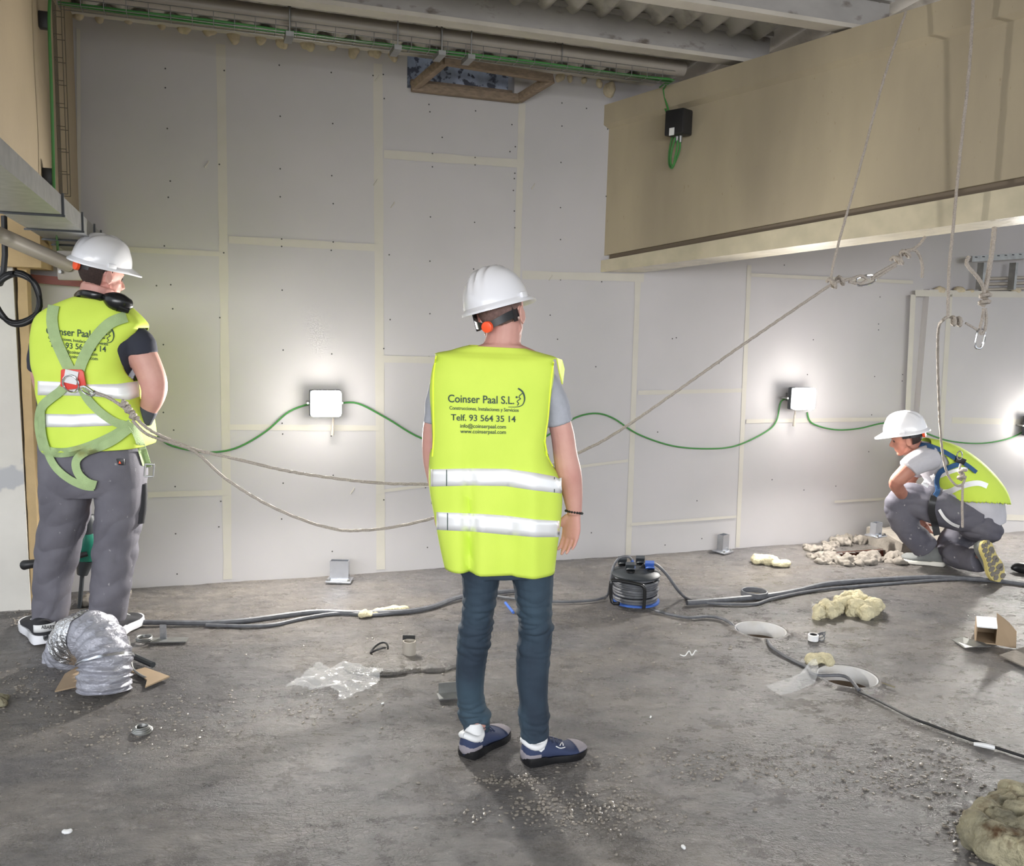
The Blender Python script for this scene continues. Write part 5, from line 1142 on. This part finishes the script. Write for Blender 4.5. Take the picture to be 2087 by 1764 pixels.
# pit against the wall
mb = MB(); k0, k1 = PK0, PK1; d_ = -.16
ss0, ss1 = PS0 - .02, PS1 + .02
mb.rings([[WC(ss0, k0 - .03, .0), WC(ss1, k0 - .03, .0), WC(ss1, k1 + .03, .0), WC(ss0, k1 + .03, .0)], [WC(ss0 + .02, k0, d_), WC(ss1 - .02, k0, d_), WC(ss1 - .02, k1, d_), WC(ss0 + .02, k1, d_)]], (False, True))
tag(mb.build('floor_pit', M['brick'], smooth=False), 'shallow reddish-brown pit broken into the floor left of the crouching man', 'pit')
random.seed(11)
def lump(c, sx, sy, sz, m, name, lab, catg, grp=None, rough=.25, rot=0., seed=0., vox=.01, parts=5):
    mb = MB(); ca, sa = math.cos(rot), math.sin(rot); X, Y_ = V((ca, sa, 0)), V((-sa, ca, 0)); rr = random.Random(seed)
    for i in range(parts):
        f = (i + .5) / parts - .5; mb.ell(c + X * (f * sx * 1.4) + Y_ * (rr.uniform(-.3, .3) * sy) + Z3 * (sz * rr.uniform(.3, .5)), X * sx * rr.uniform(.3, .5), Y_ * sy * rr.uniform(.6, .9), Z3 * sz * rr.uniform(.5, .75), 14, 10)
    o = fuse(name, mb, m, None, vox, 1, lambda p: rough * min(sy, sz) * (nz(p, 16, seed) + .6 * nz(p, 40, seed)))
    return tag(o, lab, catg, grp)
# rubble rim around the pit
rim = [((1700, 1146), .17), ((1726, 1146), .15), ((1750, 1142), .14), ((1775, 1143), .16), ((1800, 1139), .17), ((1825, 1141), .13), ((1680, 1136), .15), ((1672, 1120), .17), ((1700, 1108), .16), ((1735, 1102), .2), ((1758, 1104), .12)]
for i, ((x, y), w) in enumerate(rim):
    lump(flo(x, y, -.012), w, .09, .045, M['slab'], 'rubble_piece', 'broken concrete piece at the pit edge, ' + ['front, leftmost', 'front, second from left', 'front, third from left', 'front, fourth from left', 'front, fifth from left', 'front, closest to the crouching man\'s shoe', 'left end, nearer', 'left end, farther', 'back, leftmost', 'back, middle', 'back, next to the slab'][i], 'rubble', 'rubble around the pit', .8, .32 + .5 * math.sin(i * 2.7), i * 2.3, .006, 2)
sl0, sl1 = w_s(fl(1772, 1108)), w_s(fl(1880, 1100))
mb = MB(); n = 14; rs = []
for i in range(n + 1):
    s = sl0 + (sl1 - sl0 + .1) * i / n; j = lambda q_: .02 * nz((s * 4, q_, 0), 2, q_); rs.append([WC(s, .44 + j(1), -.10), WC(s, .46 + j(2), .085 + j(3)), WC(s, .30, .115 + j(4)), WC(s, .08, .12 + j(5)), WC(s, .07, -.10)])
mb.rings(rs); slab = tag(mb.build('floor_slab_edge', M['slab'], auto=30), 'raised broken concrete slab against the wall, left of the crouching man', 'slab')
# upright steel brackets
def bracket(px, py, wpx, hpx, lab, Ydist=None, turn=0., base=True, box=True, zoff=0.):
    c = fl(px, py, zoff); c = V((c.x, c.y, zoff)); Yc = c.y; w, h = wpx / F * Yc, hpx / F * Yc
    t = thing('steel_bracket', c, lab, 'bracket', 'steel brackets standing on the floor'); X = V((math.cos(turn), math.sin(turn), 0)); N_ = V((-X.y, X.x, 0))
    mb = MB(); th = .004
    mb.box(c + Z3 * h / 2, X * w / 2, N_ * th / 2, Z3 * h / 2)
    if box:
        mb.box(c + Z3 * h / 2 + N_ * .045, X * w / 2, N_ * th / 2, Z3 * h / 2)
        for s_ in (-1, 1): mb.box(c + Z3 * h / 2 + X * s_ * (w / 2 - .002) + N_ * .0225, X * .002, N_ * .0225, Z3 * h / 2)
    mb.build('upright', M['alu'], t, smooth=False)
    if base:
        mb = MB(); mb.box(c + Z3 * .008 + N_ * .02, X * (w / 2 + .02), N_ * .055, Z3 * .006); mb.build('base_plate', M['alu'], t, bevel=.002)
        for s_ in (-1, 1):
            mb = MB(); p = c + X * s_ * (w / 2 + .006) + Z3 * .014 - N_ * .02; mb.tube([p, p + Z3 * .012], .009, 6); mb.build('bolt', M['galv'], t, smooth=False)
    return t
bracket(691, 1186, 39, 45, 'upright steel bracket on the floor near the wall, left of the middle man')
bracket(1478, 1126, 22, 38, 'upright steel bracket by the wall between cable reel and pit', turn=.75)
bracket(1790, 1094, 22, 30, 'upright steel bracket standing on the raised slab by the crouching man', turn=.6, zoff=.12)
bracket(333, 1304, 14, 34, 'small upright steel bracket on the floor right of the left man', box=False, base=False)
mb = MB(); mb.box(flo(346, 1306, .006), V((.085, .01, 0)), V((-.004, .03, 0)), V((0, 0, .0025))); tag(mb.build('steel_plate', M['galv'], smooth=False), 'thin flat steel plate under the small bracket', 'plate')
# ---- cable reel
rc = flo(1293, 1228); rl = thing('cable_reel', rc, 'blue-black cable reel with sockets standing beside the middle man, near the wall', 'cable reel')
Rr = 52 / F * rc.y
def ring_(c, r, z, n=36): return [c + V((r * math.cos(a_), r * math.sin(a_), z)) for a_ in [2 * math.pi * i / n for i in range(n)]]
mb = MB(); mb.rings([ring_(rc, Rr * .9, .012), ring_(rc, Rr * 1., .015), ring_(rc, Rr * 1., .024), ring_(rc, Rr * .6, .03)]); mb.build('lower_flange', M['blue'], rl)
mb = MB(); mb.rings([ring_(rc, Rr * .6, .02), ring_(rc, Rr * .6, .17)]); mb.build('drum', M['black'], rl)
mb = MB()
for i in range(9):
    z = .036 + i * .0155; rr = Rr * (.86 + .05 * math.sin(i * 2.1)); mb.tube([rc + V((rr * math.cos(a_), rr * math.sin(a_), z + .004 * math.sin(a_ + i))) for a_ in [2 * math.pi * j / 30 for j in range(31)]], .0088, 8, cap=(False, False))
o = mb.build('wound_cable', M['dust'], rl); o['kind'] = 'stuff'
mb = MB(); mb.rings([ring_(rc, Rr * .6, .165), ring_(rc, Rr * .98, .172), ring_(rc, Rr * 1.0, .18), ring_(rc, Rr * .9, .196), ring_(rc, Rr * .45, .214)]); mb.build('upper_flange', M['machd'], rl)
for i, a_ in enumerate((2.6, 1.1, -.4, 4.2)):
    p = rc + V((Rr * .58 * math.cos(a_), Rr * .58 * math.sin(a_), .205)); mb = MB(); mb.tube([p, p + Z3 * .012], .026, 16); mb.build('socket', M['blackg'], rl)
    mb = MB(); mb.tube([p + V((0, 0, .012)), p + V((0, .004, .02))], .027, 16); mb.box(p + V((0, .03, .028)), (.026, 0, 0), (0, .003, .008), (0, -.008, .018)); mb.build('socket_lid', M['blue'] if i == 2 else M['machd'], rl)
hp = [rc + V((x, y, z)) for x, y, z in ((-Rr * 1.22, -.02, .17), (-Rr * 1.25, -.04, .02), (-Rr * .9, -.08, .008))]
mb = MB(); mb.tube([at(1262, 1229, rc.y - .12), at(1247, 1226, rc.y - .10), at(1245, 1190, rc.y - .10), at(1252, 1182, rc.y - .10), at(1300, 1190, rc.y - .16), at(1312, 1196, rc.y - .17), at(1314, 1210, rc.y - .17), at(1312, 1240, rc.y - .17)], .0105, 10, smooth=3); mb.build('handle_frame', M['blackg'], rl)
p = at(1289, 1160, rc.y - .02); mb = MB(); mb.tube([at(1287, 1180, rc.y - .02), at(1289, 1165, rc.y - .02), at(1289, 1150, rc.y), at(1288, 1140, rc.y)], [(.018), .019, .013, .008], 12, smooth=2); tag(mb.build('mains_plug', M['blue']), 'blue plug pushed into the top of the cable reel', 'plug')
mb = MB(); mb.tube([at(1311, 1172, rc.y - .02), at(1311, 1158, rc.y), at(1313, 1150, rc.y + .02)], [.02, .018, .010], 12, smooth=2); tag(mb.build('mains_plug', M['black']), 'black plug pushed into the top of the cable reel', 'plug')
FL = lambda x, y, z=.010: flo(x, y, z)
def fcable(pts, r, lab, m='dust', name='floor_cable', pre=(), post=()):
    P = list(pre) + [FL(x, y, r * .8) for x, y in pts] + list(post); return tag(simple_tube(name, P, r, M[m]), lab, 'cable')
fcable([(1238, 1214), (1222, 1222), (1195, 1226), (1150, 1228), (1100, 1226), (1050, 1222), (1010, 1216)], .008, 'thin dark cable arching from the blue plug down to the floor behind the middle man', 'dust', pre=[at(1288, 1141, rc.y), at(1280, 1134, rc.y), at(1262, 1137, rc.y), at(1250, 1155, rc.y), at(1244, 1185, rc.y)])
fcable([(1395, 1218), (1412, 1226), (1450, 1231), (1500, 1233), (1540, 1232), (1560, 1226), (1580, 1220), (1640, 1208), (1700, 1200), (1800, 1192), (1900, 1184), (2000, 1182), (2100, 1190)], .009, 'thin cable arching from the black plug and running right across the floor', 'dust', pre=[at(1313, 1151, rc.y + .02), at(1322, 1146, rc.y), at(1340, 1152, rc.y), at(1360, 1172, rc.y), at(1380, 1200, rc.y)])
fcable([(2110, 1198), (2060, 1190), (2000, 1184), (1900, 1180), (1800, 1184), (1740, 1188), (1680, 1194), (1620, 1208), (1560, 1218), (1480, 1226), (1430, 1230), (1400, 1232)], .016, 'thick dusty hose running across the floor from the right edge')
fcable([(105, 1278), (200, 1272), (300, 1272), (420, 1273), (500, 1268), (590, 1256), (650, 1250), (720, 1252), (820, 1250), (880, 1240), (930, 1222), (980, 1214), (1060, 1206)], .014, 'dusty grey cable crossing the floor from the left man to behind the middle man')
fcable([(420, 1276), (500, 1278), (560, 1275), (620, 1262), (690, 1252), (760, 1255), (830, 1248)], .010, 'second thin cable crossing just below the dusty grey cable')
fcable([(1312, 1236), (1350, 1250), (1400, 1260), (1440, 1258), (1470, 1262), (1492, 1275)], .0085, 'dark cable from the reel dropping into the farther white pipe sleeve', post=[V((PIPES[0][0].x - .10, PIPES[0][0].y + .0, -.05)), V((PIPES[0][0].x - .08, PIPES[0][0].y + .02, -.15))])
c2 = PIPES[1][0]
fcable([(1565, 1308), (1572, 1320), (1598, 1338), (1625, 1352), (1645, 1362), (1662, 1378)], .0085, 'dark cable between the two white pipe sleeves, crossing over the nearer one', post=[V((c2.x - .02, c2.y - .02, .012)), FL(1750, 1410)])
fcable([(1752, 1411), (1800, 1434), (1860, 1465), (1900, 1480), (1960, 1503), (2020, 1522), (2100, 1548)], .006, 'thin black cable running to the lower right edge', 'black')
fcable([(1030, 1230), (1038, 1240), (1046, 1250)], .008, 'short blue-grey offcut of conduit between the legs of the middle man', 'blue', 'conduit_offcut')
# ---- flexible duct arch with plate
dy_ = fl(200, 1410).y
D_ = lambda x, y, Y_: at(x, y, Y_)
fp = thing('flexible_duct', flo(200, 1410), 'silver flexible duct bent into an arch in front of the left man', 'duct')
path = [(212, 1404, 3.62, 52), (213, 1378, 3.63, 53), (215, 1350, 3.65, 52), (210, 1322, 3.68, 51), (196, 1300, 3.73, 50), (176, 1292, 3.79, 47), (156, 1300, 3.85, 46), (142, 1322, 3.92, 44), (132, 1345, 3.98, 42), (126, 1362, 4.02, 42)]
q = cat([(*D_(x, y, Y_), w / F * Y_) for x, y, Y_, w in path], 14)
def corr(q, i0, i1, m, nm, amp=.006, per=7, par=fp, infl=0.):
    mb = MB(); rs = []; P = [V(a_[:3]) for a_ in q]
    for i in range(i0, i1):
        t = (P[min(i + 1, len(P) - 1)] - P[max(i - 1, 0)]).normalized(); dd = V((.35, .85, 0)); dd = (dd - t * dd.dot(t)).normalized(); sd = t.cross(dd); r = q[i][3]
        rs.append([P[i] + (sd * math.cos(a_) + dd * math.sin(a_)) * (r + infl + amp * math.cos(2 * math.pi * (i / per) + .5 * math.sin(a_ * 2)) + .009 * nz((math.cos(a_) * 2, math.sin(a_) * 2, i * .25), 1.3, 2)) for a_ in [2 * math.pi * j / 40 for j in range(40)]])
    mb.rings(rs, (False, False)); return mb.build(nm, m, par)
corr(q, 0, len(q), M['duct'], 'duct_hose')
corr(q, 66, 92, M['foil'], 'foil_patch', .005, 7, fp, .004)
corr(q, 30, 33, M['alu'], 'tie_band', 0, 7, fp, .010)
pc = [flo(108, 1416, .03), flo(168, 1340, .03), flo(345, 1388, .03), flo(285, 1408, .03)]
def plate(poly, th, m, name, lab, catg, z=None, grp=None, parent=None):
    mb = MB(); mb.rings([[V(p) for p in poly], [V(p) + V((0, 0, th)) for p in poly]]); o = mb.build(name, m, parent, smooth=False)
    return tag(o, lab, catg, grp) if lab else o
plate([flo(112, 1414, .008), flo(132, 1378, .006), flo(158, 1362, .006), flo(163, 1384, .01), flo(158, 1398, .012), flo(180, 1400, .012)], .006, M['card'], 'cardboard_sheet', 'brown cardboard flap lying left of the silver duct end', 'cardboard')
plate([flo(268, 1372, .006), flo(296, 1364, .006), flo(346, 1385, .012), flo(296, 1406, .01), flo(300, 1392, .01), flo(290, 1382, .008)], .006, M['card'], 'cardboard_sheet', 'brown cardboard flap lying right of the silver duct end', 'cardboard')
tag(simple_tube('wire_strap', [flo(262, 1330, .08), flo(266, 1350, .06), flo(270, 1372, .03), flo(284, 1382, .02), flo(298, 1386, .012)], .005, M['galv']), 'grey strap trailing from the right side of the silver duct', 'strap')
tag(simple_tube('pipe_offcut', [FL(274, 1345, .018), FL(312, 1362, .018)], .014, M['machd'], sm=0), 'short dark green pipe offcut right of the silver duct', 'pipe')
mb = MB()
for i in range(4): mb.tube([flo(290, 1491, .006 + .005 * i) + V(((.036 - .004 * i) * math.cos(a_), (.036 - .004 * i) * math.sin(a_), .002 * math.sin(a_ * 2 + i))) for a_ in [2 * math.pi * j / 24 for j in range(25)]], .0042, 8, cap=(False, False))
tag(mb.build('metal_coil', M['galv']), 'small coil of grey metal strip on the floor at lower left', 'coil')
mb = MB()
for i in range(2): mb.tube([flo(294, 1305, .008 + .008 * i) + V((.035 * math.cos(a_), .035 * math.sin(a_), 0)) for a_ in [2 * math.pi * j / 24 for j in range(25)]], .006, 8, cap=(False, False))
tag(mb.build('metal_ring', M['galv']), 'small dull metal ring beside the small bracket', 'ring')
mb = MB()
for i in range(5): mb.tube([flo(1537, 1214, .006 + .006 * i) + V((.075 * math.cos(a_), .075 * math.sin(a_), 0)) for a_ in [2 * math.pi * j / 30 for j in range(31)]], .0055, 8, cap=(False, False))
tag(mb.build('wire_coil', M['dust']), 'flat coil of grey wire on the floor between reel and pit', 'coil')
# ---- clear plastic sheet
def sheet():
    P0 = fl(680, 1398); mb = MB(); nx_, ny_ = 70, 46; out = [(572, 1410), (648, 1366), (785, 1372), (772, 1402), (742, 1418), (705, 1436), (690, 1434), (688, 1420), (640, 1414)]
    g = {}; vs = []; fs = []
    for j in range(ny_ + 1):
        for i in range(nx_ + 1):
            x = 565 + 225 * i / nx_; y = 1362 + 78 * j / ny_
            if not inpoly(x + 3 * nz((x / 9, y / 9, 0), 1), y + 2 * nz((x / 9, y / 9, 5), 1), out): continue
            p = flo(x, y); h = .012 + .05 * abs(nz((p.x, p.y, 1), 6)) + .03 * abs(nz((p.x + p.y, p.y, 2), 13)); g[(i, j)] = len(vs); vs.append(p + V((0, 0, h)))
    for j in range(ny_):
        for i in range(nx_):
            k = [g.get(c_) for c_ in ((i, j), (i + 1, j), (i + 1, j + 1), (i, j + 1))]
            if None not in k: fs.append(tuple(k))
    mb.add(vs, fs); return tag(mb.build('plastic_sheet', M['film'], auto=180), 'crumpled clear plastic sheet on the floor left of the middle man', 'plastic sheet')
sheet()
mb = MB(); vs = []; 
P_ = [flo(1560, 1402, .01), flo(1600, 1396, .03), flo(1640, 1392, .05), flo(1652, 1372, .07), flo(1662, 1366, .06), flo(1668, 1385, .05), flo(1660, 1400, .02), flo(1625, 1412, .01), flo(1590, 1420, .008)]
cen = sum(P_, V((0, 0, 0))) / len(P_) + V((0, 0, .015)); mb.add(P_ + [cen], [(i, (i + 1) % len(P_), len(P_)) for i in range(len(P_))]); 
tag(mb.build('plastic_film', M['film'], auto=20), 'scrap of clear film beside the nearer white pipe sleeve', 'plastic sheet')
# ---- stub pipe in a mound, black ring, mound
lump(flo(815, 1352, -.02), .30, .17, .05, M['floor'], 'mortar_mound', 'low grey mortar mound around the stub of pipe', 'mound', None, .12, .0, 4, .012, 4)
sp_ = thing('pipe_stub', flo(834, 1338), 'short grey pipe stub standing in a mortar mound left of the middle man', 'pipe')
c = flo(834, 1340); mb = MB(); mb.rings([ring_(c, .031, .0, 24), ring_(c, .031, .085, 24), ring_(c, .026, .085, 24), ring_(c, .026, .0, 24)], (False, False)); mb.build('pipe_wall', M['pvcg'], sp_, auto=50)
mb = MB(); mb.box(c + V((-.006, .03, .09)), (.03, 0, 0), (0, .003, 0), (0, 0, .012)); mb.build('rim_clip', M['black'], sp_, smooth=False)
mb = MB(); mb.rings([ring_(c, .026, .03, 24), ring_(c, .001, .03, 24)], (False, False)); mb.build('pipe_plug', M['black'], sp_)
cr = flo(773, 1326, .012); tag(simple_tube('rubber_ring', [cr + V((.042 * math.cos(a_), .042 * math.sin(a_), .018 * math.sin(a_ * 1.5))) for a_ in [2 * math.pi * i / 20 for i in range(19)]], .005, M['black'], sm=0), 'thin black broken ring on the floor left of the pipe stub', 'ring')
mb = MB(); c = flo(914, 1420); mb.box(c + V((.0, .0, .006)), (.045, .012, 0), (-.008, .03, 0), (0, 0, .003)); mb.box(c + V((-.0, .03, .03)), (.045, .012, 0), (0, .002, 0), (0, 0, .025)); tag(mb.build('steel_angle', M['galv'], smooth=False), 'small grey steel angle on the floor behind the left shin of the middle man', 'angle')
# ---- demolition hammer between the legs of the left man
hm = thing('demolition_hammer', flo(185, 1235), 'green and black demolition hammer held in front of the left man', 'power tool')
Yh = 4.68; h_ = lambda x, y, dy=0.: at(x, y, Yh + dy)
mb = MB(); mb.tube([h_(178, 1082), h_(180, 1100), h_(178, 1122), h_(177, 1140)], [(.045, .05), (.058, .06), (.056, .06), (.045, .05)], 18, smooth=3); mb.build('motor_housing', M['mach'], hm)
mb = MB(); mb.tube([h_(178, 1050), h_(180, 1066), h_(178, 1084)], [.034, .045, .05], 16, smooth=2); mb.build('upper_grip', M['machd'], hm)
mb = MB(); mb.tube([h_(176, 1138), h_(172, 1150), h_(168, 1170)], [.048, .04, .028], 14, smooth=2); mb.tube([h_(168, 1168), h_(162, 1238)], .012, 8); mb.build('tool_holder', M['machd'], hm)
mb = MB(); mb.tube([h_(178, 1128, -.05), h_(120, 1140, -.12), h_(62, 1149, -.2), h_(50, 1151, -.2)], [.014, .018, .023, .026], 14, smooth=2); mb.build('side_handle', M['black'], hm)
# ---- wool lumps, box, tape
def wool(polyc, r, lab, m, seed, hz=.05, name='mineral_wool', vox=.01, amp=.018):
    mb = MB(); rr = random.Random(seed)
    for (x, y) in polyc:
        p = flo(x, y, hz * .45); mb.ell(p, V((r * rr.uniform(.8, 1.3), 0, 0)), V((0, r * rr.uniform(.7, 1.2), 0)), V((0, 0, hz * rr.uniform(.45, .8))), 12, 8)
    return tag(fuse(name, mb, m, None, vox, 1, lambda p: amp * nz(p, 18, seed) + amp * .7 * abs(nz(p, 38, seed)) ), lab, 'mineral wool', 'lumps of mineral wool')
wool([(1664, 1258), (1676, 1247), (1692, 1257), (1712, 1238), (1746, 1232), (1766, 1252), (1786, 1244), (1734, 1250), (1668, 1256), (1685, 1252), (1702, 1250), (1722, 1244), (1738, 1236), (1728, 1228), (1742, 1224), (1756, 1240), (1770, 1246), (1778, 1250), (1750, 1252), (1762, 1258)], .038, 'creamy torn clump of mineral wool on the floor in front of the crouching man', M['wool'], 3, .07, vox=.006, amp=.024)
wool([(1549, 1146), (1560, 1144), (1572, 1148), (1590, 1152)], .06, 'small scrap of mineral wool near the wall left of the pit', M['wool'], 5, .04)
wool([(1660, 1352), (1672, 1350), (1684, 1353)], .035, 'small scrap of mineral wool behind the nearer white pipe sleeve', M['wool'], 6, .04)
wool([(770, 1248), (790, 1246), (815, 1245), (745, 1256)], .04, 'flat scrap of mineral wool lying across the dusty grey cable', M['wool'], 8, .025)
wool([(1990, 1722), (2010, 1700), (2030, 1690), (2050, 1680), (2070, 1668), (2090, 1660), (2040, 1725), (2070, 1712), (2100, 1700), (2020, 1745), (2060, 1760), (2100, 1745), (2120, 1680), (2130, 1730), (2120, 1780)], .06, 'big old piece of mineral wool in the lower right corner', M['wool2'], 9, .11, vox=.008, amp=.02)
wool([(-5, 1440), (2, 1428)], .03, 'small brown wool scrap at the left edge of the floor', M['wool2'], 10, .03)
wool([(200, 1228), (180, 1232), (222, 1226), (240, 1222)], .07, 'grey fluffy debris heap behind the feet of the left man', M['slab'], 12, .06, amp=.02)
plate([flo(118, 1292, .004), flo(150, 1262, .004), flo(215, 1256, .004), flo(200, 1296, .004)], .008, M['card'], 'cardboard_sheet', 'cardboard sheet on the floor between the feet of the left man', 'cardboard')
bx = thing('cardboard_box', flo(2010, 1314), 'small open cardboard box on its side at the right edge', 'box')
b0, b1 = flo(1988, 1310), flo(2030, 1314); ax = (b1 - b0); w_ = ax.length; ax.normalize(); dp = V((-ax.y, ax.x, 0)); dp = (dp + ax * .25).normalized(); hh = 36 / F * b0.y; ln = .19; th = .004
for (o_, A1, A2, nm) in ((b0 + ax * w_ / 2 + dp * ln / 2 + Z3 * .004, ax * w_ / 2, Z3 * .003, 'bottom'), (b0 + ax * w_ / 2 + dp * ln / 2 + Z3 * hh, ax * w_ / 2, Z3 * .003, 'top_panel'), (b0 + dp * ln / 2 + Z3 * hh / 2, ax * .003, Z3 * hh / 2, 'side_panel'), (b1 + dp * ln / 2 + Z3 * hh / 2, ax * .003, Z3 * hh / 2, 'side_panel')):
    mb = MB(); mb.box(o_, A1, dp * ln / 2, A2); mb.build(nm, M['paper'] if nm == 'top_panel' else M['card'], bx, smooth=False)
mb = MB(); mb.box(b0 + ax * w_ / 2 + dp * ln + Z3 * hh / 2, ax * w_ / 2, dp * .003, Z3 * hh / 2); mb.build('back_panel', M['card'], bx, smooth=False)
mb = MB(); f_ = [b1, b1 + ax * .075 - dp * .02, b1 + ax * .095 - dp * .02, b1 + ax * .09 - dp * .02 + Z3 * .09, b1 + ax * .05 + Z3 * .13, b1 + ax * -.012 + Z3 * (hh + .085), b1 + Z3 * hh]; mb.rings([[p + dp * .0 for p in f_], [p + dp * .004 for p in f_]]); mb.build('open_flap', M['card'], bx, smooth=False)
plate([flo(1940, 1305, .004), flo(1962, 1303, .012), flo(2005, 1314, .01), flo(2020, 1320, .006), flo(1985, 1326, .02), flo(1965, 1322, .004)], .003, M['galv'], 'metal_scrap', 'bent scrap of grey metal left of the cardboard box', 'scrap')
plate([flo(2036, 1340, .01), flo(2090, 1326, .02), flo(2120, 1350, .02), flo(2090, 1366, .012)], .006, M['slab'], 'concrete_tile', 'thin pale tile lying below the cardboard box at the right edge', 'tile')
c = flo(1657, 1304); tr_ = thing('tape_roll', c, 'small white tape roll on the floor above the nearer pipe sleeve', 'tape roll')
mb = MB(); mb.rings([ring_(c, .027, 0, 28), ring_(c, .027, .03, 28), ring_(c, .02, .031, 28), ring_(c, .02, .0, 28)], (False, False)); mb.build('tape', M['paper'], tr_, auto=50)
mb = MB(); mb.rings([ring_(c, .021, .002, 28), ring_(c, .021, .0315, 28), ring_(c, .0185, .0315, 28), ring_(c, .0185, .002, 28)], (False, False)); mb.build('core', M['black'], tr_, auto=50)
mb = MB()
for i in range(3): mb.tube([flo(1672, 1302, .012 + .008 * i) + V((.022 * math.cos(a_), .014 * math.sin(a_), .014 * math.sin(a_ + i))) for a_ in [2 * math.pi * j / 20 for j in range(21)]], .003, 6, cap=(False, False))
tag(mb.build('wire_coil', M['dust']), 'tiny tangled wire coil right of the white tape roll', 'coil')
tag(simple_tube('hose_end', [flo(2062, 1166, .03), flo(2075, 1166, .035), flo(2110, 1172, .03)], [.012, .035, .035], M['black'], n=14, sm=3), 'black rounded hose end at the right edge behind the raised shoe', 'hose')
tag(simple_tube('plaster_scrap', [flo(1984, 1519, .008), flo(2004, 1523, .010), flo(2026, 1526, .006)], [.007, .010, .009], M['paper']), 'white stick-like scrap near the lower right edge', 'scrap')
tag(simple_tube('cable_tie', [flo(1386, 1336, .006), flo(1396, 1338, .006), flo(1404, 1334, .02), flo(1410, 1337, .006), flo(1417, 1333, .02), flo(1420, 1329, .006)], .0025, M['paper']), 'curled white cable tie on the floor right of the middle man', 'tie')
tag(simple_tube('screw', [flo(1797, 1394, .008), flo(1824, 1403, .006)], .004, M['chrome']), 'shiny screw just right of the nearer white pipe sleeve', 'screw')
for i, (x, y, r, lb) in enumerate(((135, 1696, .018, 'white paper scrap at the lower left of the floor'), (1326, 1461, .013, 'pale chip on the floor right of the middle man'), (1394, 1726, .012, 'tiny pale chip at the bottom right of centre'), (263, 1338, .012, 'pale chip on the floor left of centre, near the silver duct') , (780, 1433, .012, 'tiny pale pebble beside the clear plastic sheet'))):
    lump(flo(x, y, -.002), r, r * .7, r * .6, M['paper'], 'plaster_chip', lb, 'chip', 'pale chips on the floor', .3, i, i, .003, 3)
# gravel and crumbs
mb = MB(); rg = random.Random(5)
clusters = [((230, 1480), 190, 60, 260), ((1180, 1650), 180, 40, 420), ((1450, 1560), 300, 30, 260), ((700, 1160), 200, 6, 160), ((620, 1440), 250, 40, 160), ((60, 1400), 60, 40, 120), ((1850, 1560), 180, 60, 260), ((1560, 1140), 120, 12, 120), ((60, 1262), 50, 18, 120), ((1200, 1300), 600, 100, 260), ((1980, 1690), 60, 50, 160), ((1040, 1590), 80, 12, 120)]
for (cx_, cy_), sx, sy, n_ in clusters:
    for i in range(n_):
        x, y = cx_ + rg.gauss(0, sx * .6), cy_ + rg.gauss(0, sy * .6)
        if y < 1150: continue
        p = flo(x, y)
        if PK(p) < .05 or p.y < 1: continue
        if any((p - V((P.x, P.y, 0))).length < r * 1.2 for P, r in PIPES): continue
        r = rg.uniform(.002, .0065) * (1.4 if rg.random() < .08 else 1); a_ = rg.uniform(0, 6.28); X = V((math.cos(a_), math.sin(a_), 0)) * r * rg.uniform(.8, 1.8); Y_ = V((-math.sin(a_), math.cos(a_), 0)) * r; p.z = fh(p) + r * .2
        mb.ell(p, X, Y_, Z3 * r * .6, 5, 3)
tag(mb.build('gravel', mat('gravel', s2l(150, 142, 132), .35, var=.45, vscale=40), smooth=False), 'loose gravel and crumbs scattered over the wet concrete floor', 'gravel', None, 'stuff')
